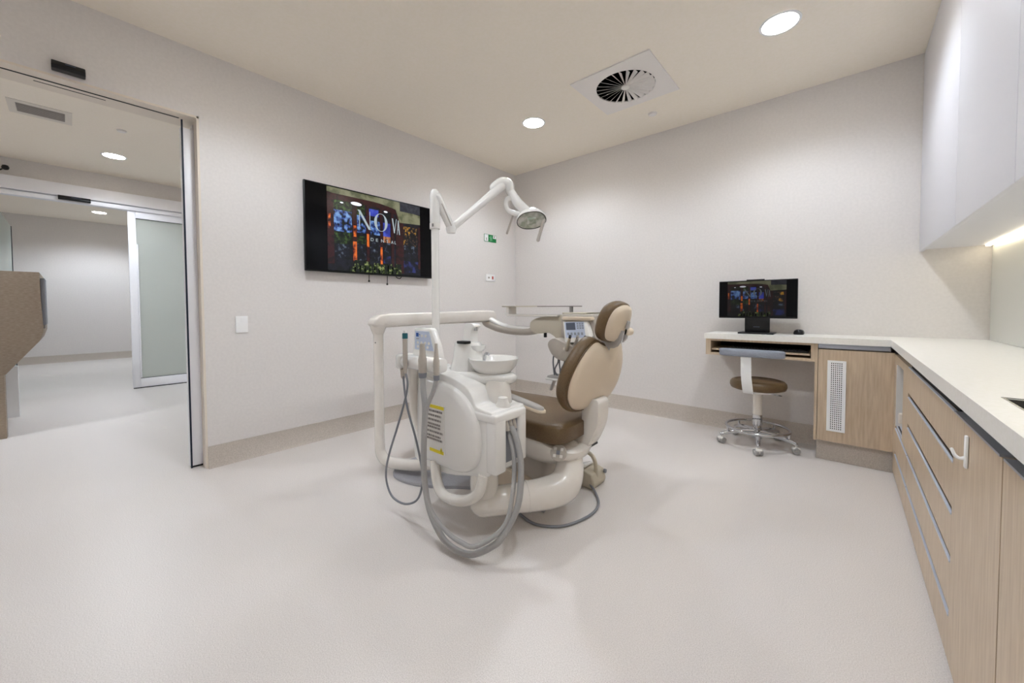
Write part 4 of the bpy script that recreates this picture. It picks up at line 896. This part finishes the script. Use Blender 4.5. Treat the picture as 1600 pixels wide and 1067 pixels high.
# head with keypad
finish('head_body', prism(None, [(1.54, 0.985), (1.56, 1.01), (1.80, 1.005), (1.80, 0.975), (1.86, 0.81), (1.80, 0.765), (1.60, 0.78), (1.54, 0.86)], 'y', -1.46, -1.18, 0.015, 3), 'unit_grey', e, angle=50)
# sloping key panel faces the camera
pn = [Vector((1.575, -1.478, 0.955)), Vector((1.765, -1.478, 0.965)), Vector((1.815, -1.53, 0.825)), Vector((1.625, -1.53, 0.815))]
def pf(u, v, q):
    a = pn[3].lerp(pn[2], u); b = pn[0].lerp(pn[1], u); return a.lerp(b, v) + Vector((0.05, -0.92, 0.36))*q
t = bmesh.new()
A = [t.verts.new(pf(u, v, 0.006)) for u, v in ((0, 0), (1, 0), (1, 1), (0, 1))]; B = [t.verts.new(p+Vector((0, 0.06, 0))) for p in (pn[3], pn[2], pn[1], pn[0])]
t.faces.new(A); t.faces.new(B[::-1])
for k in range(4): t.faces.new((A[k], A[(k+1) % 4], B[(k+1) % 4], B[k]))
bmesh.ops.bevel(t, geom=t.edges[:], offset=0.005, segments=2, profile=0.5, affect='EDGES')
finish('key_panel', t, 'gloss_white', e)
def panel_rect(name, m, u0, u1, v0, v1, q=0.0068):
    t = bmesh.new(); F = [t.verts.new(pf(u, v, q)) for u, v in ((u0, v0), (u1, v0), (u1, v1), (u0, v1))]; t.faces.new(F); return finish(name, t, m, e, False)
panel_rect('key_area', 'panel_blue', 0.06, 0.86, 0.22, 0.95)
panel_rect('display', 'lcd', 0.12, 0.50, 0.58, 0.92, 0.0074)
for i in range(3):
    for j in range(3): panel_rect('key', 'key', 0.56+0.1*i, 0.63+0.1*i, 0.62+0.1*j, 0.69+0.1*j, 0.0074)
for i in range(5): panel_rect('key', 'key', 0.14+0.14*i, 0.22+0.14*i, 0.34, 0.46, 0.0074)
box('head_lip', 'cream_pad', e, 1.575, 1.80, -1.50, -1.44, 0.965, 0.99, bev=0.008)
# instrument rest with four instruments and hoses
finish('instrument_rest', prism(None, [(p[0], p[1]) for p in curve2([(1.56, 0.845), (1.50, 0.80), (1.55, 0.72), (1.66, 0.695), (1.84, 0.74), (1.90, 0.80), (1.84, 0.825), (1.70, 0.80)], 4)], 'y', -1.56, -1.44, 0.012, 3), 'unit_grey', e, angle=50)
for k, (x, ln) in enumerate(((1.66, 0.0), (1.715, 0.02), (1.77, 0.035), (1.825, 0.03))):
    q0 = Vector((x, -1.565, 0.775)); q1 = q0 + Vector((0.055, -0.05, 0.085))
    finish('handpiece', tube(None, [q0, q0.lerp(q1, 0.6), q1], [0.011, 0.012, 0.008], 10, 3, rounded=True), ('beige', 'unit_grey', 'chrome', 'gloss_white')[k], e, angle=60)
    finish('handpiece_tip', tube(None, [q1, q1+Vector((0.008, -0.008, 0.012))], 0.009, 10, 1), 'ink_dark' if k % 2 == 0 else 'chrome', e)
for k in range(6):
    x = 1.515+0.026*k
    finish('instrument_hose', tube(None, [(x, -1.50, 0.74), (x+0.016*(k % 2)-0.006, -1.505, 0.68), (x-0.004-0.018*(k % 2), -1.50, 0.62), (1.505+0.022*k, -1.48, 0.575)], 0.0052, 8, 5), 'hose_dark', e, angle=60)
box('hose_tray', 'pad_grey', e, 1.475, 1.665, -1.53, -1.41, 0.564, 0.578, bev=0.004)
box('tray_edge', 'gloss_white', e, 1.465, 1.675, -1.54, -1.40, 0.548, 0.565, bev=0.005)
finish('tray_leg', tube(None, [(1.505, -1.47, 0.552), (1.475, -1.46, 0.50), (1.46, -1.46, 0.47)], 0.012, 10, 4, rounded=True), 'pad_grey', e)
finish('tray_strut', tube(None, [(1.62, -1.42, 0.56), (1.635, -1.40, 0.66), (1.64, -1.36, 0.80)], 0.013, 10, 4), 'unit_grey', e)
for c_ in e.children:
    if c_.name.split('.')[0] in ('head_body', 'key_panel', 'key_area', 'display', 'key', 'head_lip', 'instrument_rest', 'handpiece', 'handpiece_tip', 'instrument_hose', 'hose_tray', 'tray_edge', 'tray_leg', 'tray_strut'): c_.location.x += 0.115
# top shelf and tray
bm = bx(None, 1.12, 1.60, -1.42, -1.30, 0.985, 1.000, 0.006); bm = bx(bm, 1.10, 1.128, -1.41, -1.31, 0.985, 1.057, 0.006)
finish('top_shelf', bm, 'gloss', e)
bm = bx(None, 1.66, 1.86, -1.45, -1.25, 1.005, 1.018, 0.005); bm = bx(bm, 1.845, 1.86, -1.45, -1.25, 0.955, 1.018, 0.005)
finish('rear_frame', bm, 'beige', e)
tr = thing('instrument_tray', (1.35, -1.36, 1.049), 'thin steel instrument tray lying on top of the delivery table', 'tray')
bm = bx(None, 1.065, 1.415, -1.42, -1.30, 1.0495, 1.053, 0.001); bm = bx(bm, 1.065, 1.415, -1.42, -1.416, 1.053, 1.058); bm = bx(bm, 1.065, 1.415, -1.304, -1.30, 1.053, 1.058)
o = finish('dish', bm, 'beige', tr); o.location.z += 0.008
finish('lid', bx(None, 1.42, 1.735, -1.42, -1.30, 1.0575, 1.064, 0.002), 'ink', tr)
box('rest_pin', 'steel', tr, 1.672, 1.69, -1.37, -1.35, 1.0185, 1.0575)

# ================================================================== FOOT CONTROL
e = thing('foot_control', (2.0, -1.68, 0), 'beige foot control pedal with a carrying handle on the floor behind the chair', 'foot pedal')
finish('housing', prism(None, [(1.94, 0.0), (2.075, 0.0), (2.085, 0.03), (2.07, 0.085), (2.02, 0.10), (1.955, 0.09), (1.935, 0.03)], 'y', -1.76, -1.61, 0.010, 3), 'beige', e)
finish('handle', tube(None, [(1.955, -1.70, 0.07), (1.955, -1.70, 0.15), (1.985, -1.70, 0.185), (2.03, -1.70, 0.182), (2.06, -1.70, 0.14), (2.068, -1.70, 0.06)], 0.012, 10, 4), 'beige', e, angle=60)
finish('pedal', prism(None, [(1.94, 0.09), (2.0, 0.115), (2.01, 0.105), (1.95, 0.08)], 'y', -1.735, -1.63, 0.004), 'gloss_white', e)
finish('side_button', lathe(None, [(0.012, 0), (0.012, 0.012), (0, 0.014)], (2.08, -1.63, 0.075), 16, Matrix.Rotation(PI/2, 4, 'Y')), 'hose_dark', e)
finish('cable_gland', lathe(None, [(0.015, 0), (0.015, 0.02), (0.009, 0.022), (0, 0.022)], (1.972, -1.758, 0.035), 16, Matrix.Rotation(PI/2, 4, 'X')), 'teal', e)
finish('cable', tube(None, [(2.03, -1.745, 0.04), (2.10, -1.78, 0.012), (2.183, -1.89, 0.008), (2.203, -2.02, 0.008), (2.155, -2.18, 0.008), (2.055, -2.253, 0.008), (1.96, -2.245, 0.008), (1.86, -2.20, 0.008), (1.78, -2.13, 0.012)], 0.0065, 8, 7), 'hose_dark', e, angle=60)

# ================================================================== CORRIDOR FURNITURE
e = thing('reception_counter', (-2.1, -4.3, 0), 'taupe cantilevered counter in the corridor at the left edge', 'counter')
cp = [(-4.9, 1.368), (-3.864, 1.368), (-3.862, 1.12), (-3.855, 0.93), (-3.855, 0.86), (-3.877, 0.785), (-4.06, 0.52), (-4.9, 0.48)]
finish('upper_body', prism(None, cp, 'x', -2.9, -2.0, 0.004), 'brown_lam', e)
box('leg_panel', 'brown_lam', e, -2.10, -2.0, -4.8, -4.066, 0.0, 0.52)
box('side_panel', 'white', e, -3.0, -2.95, -4.5, -4.05, 0.0, 0.50)
box('screen_panel', 'hose_dark', e, -2.35, -2.02, -3.862, -3.838, 0.92, 1.32, bev=0.004)
box('bracket', 'vent_grey', e, -2.3, -2.05, -3.87, -3.845, 0.89, 0.925)
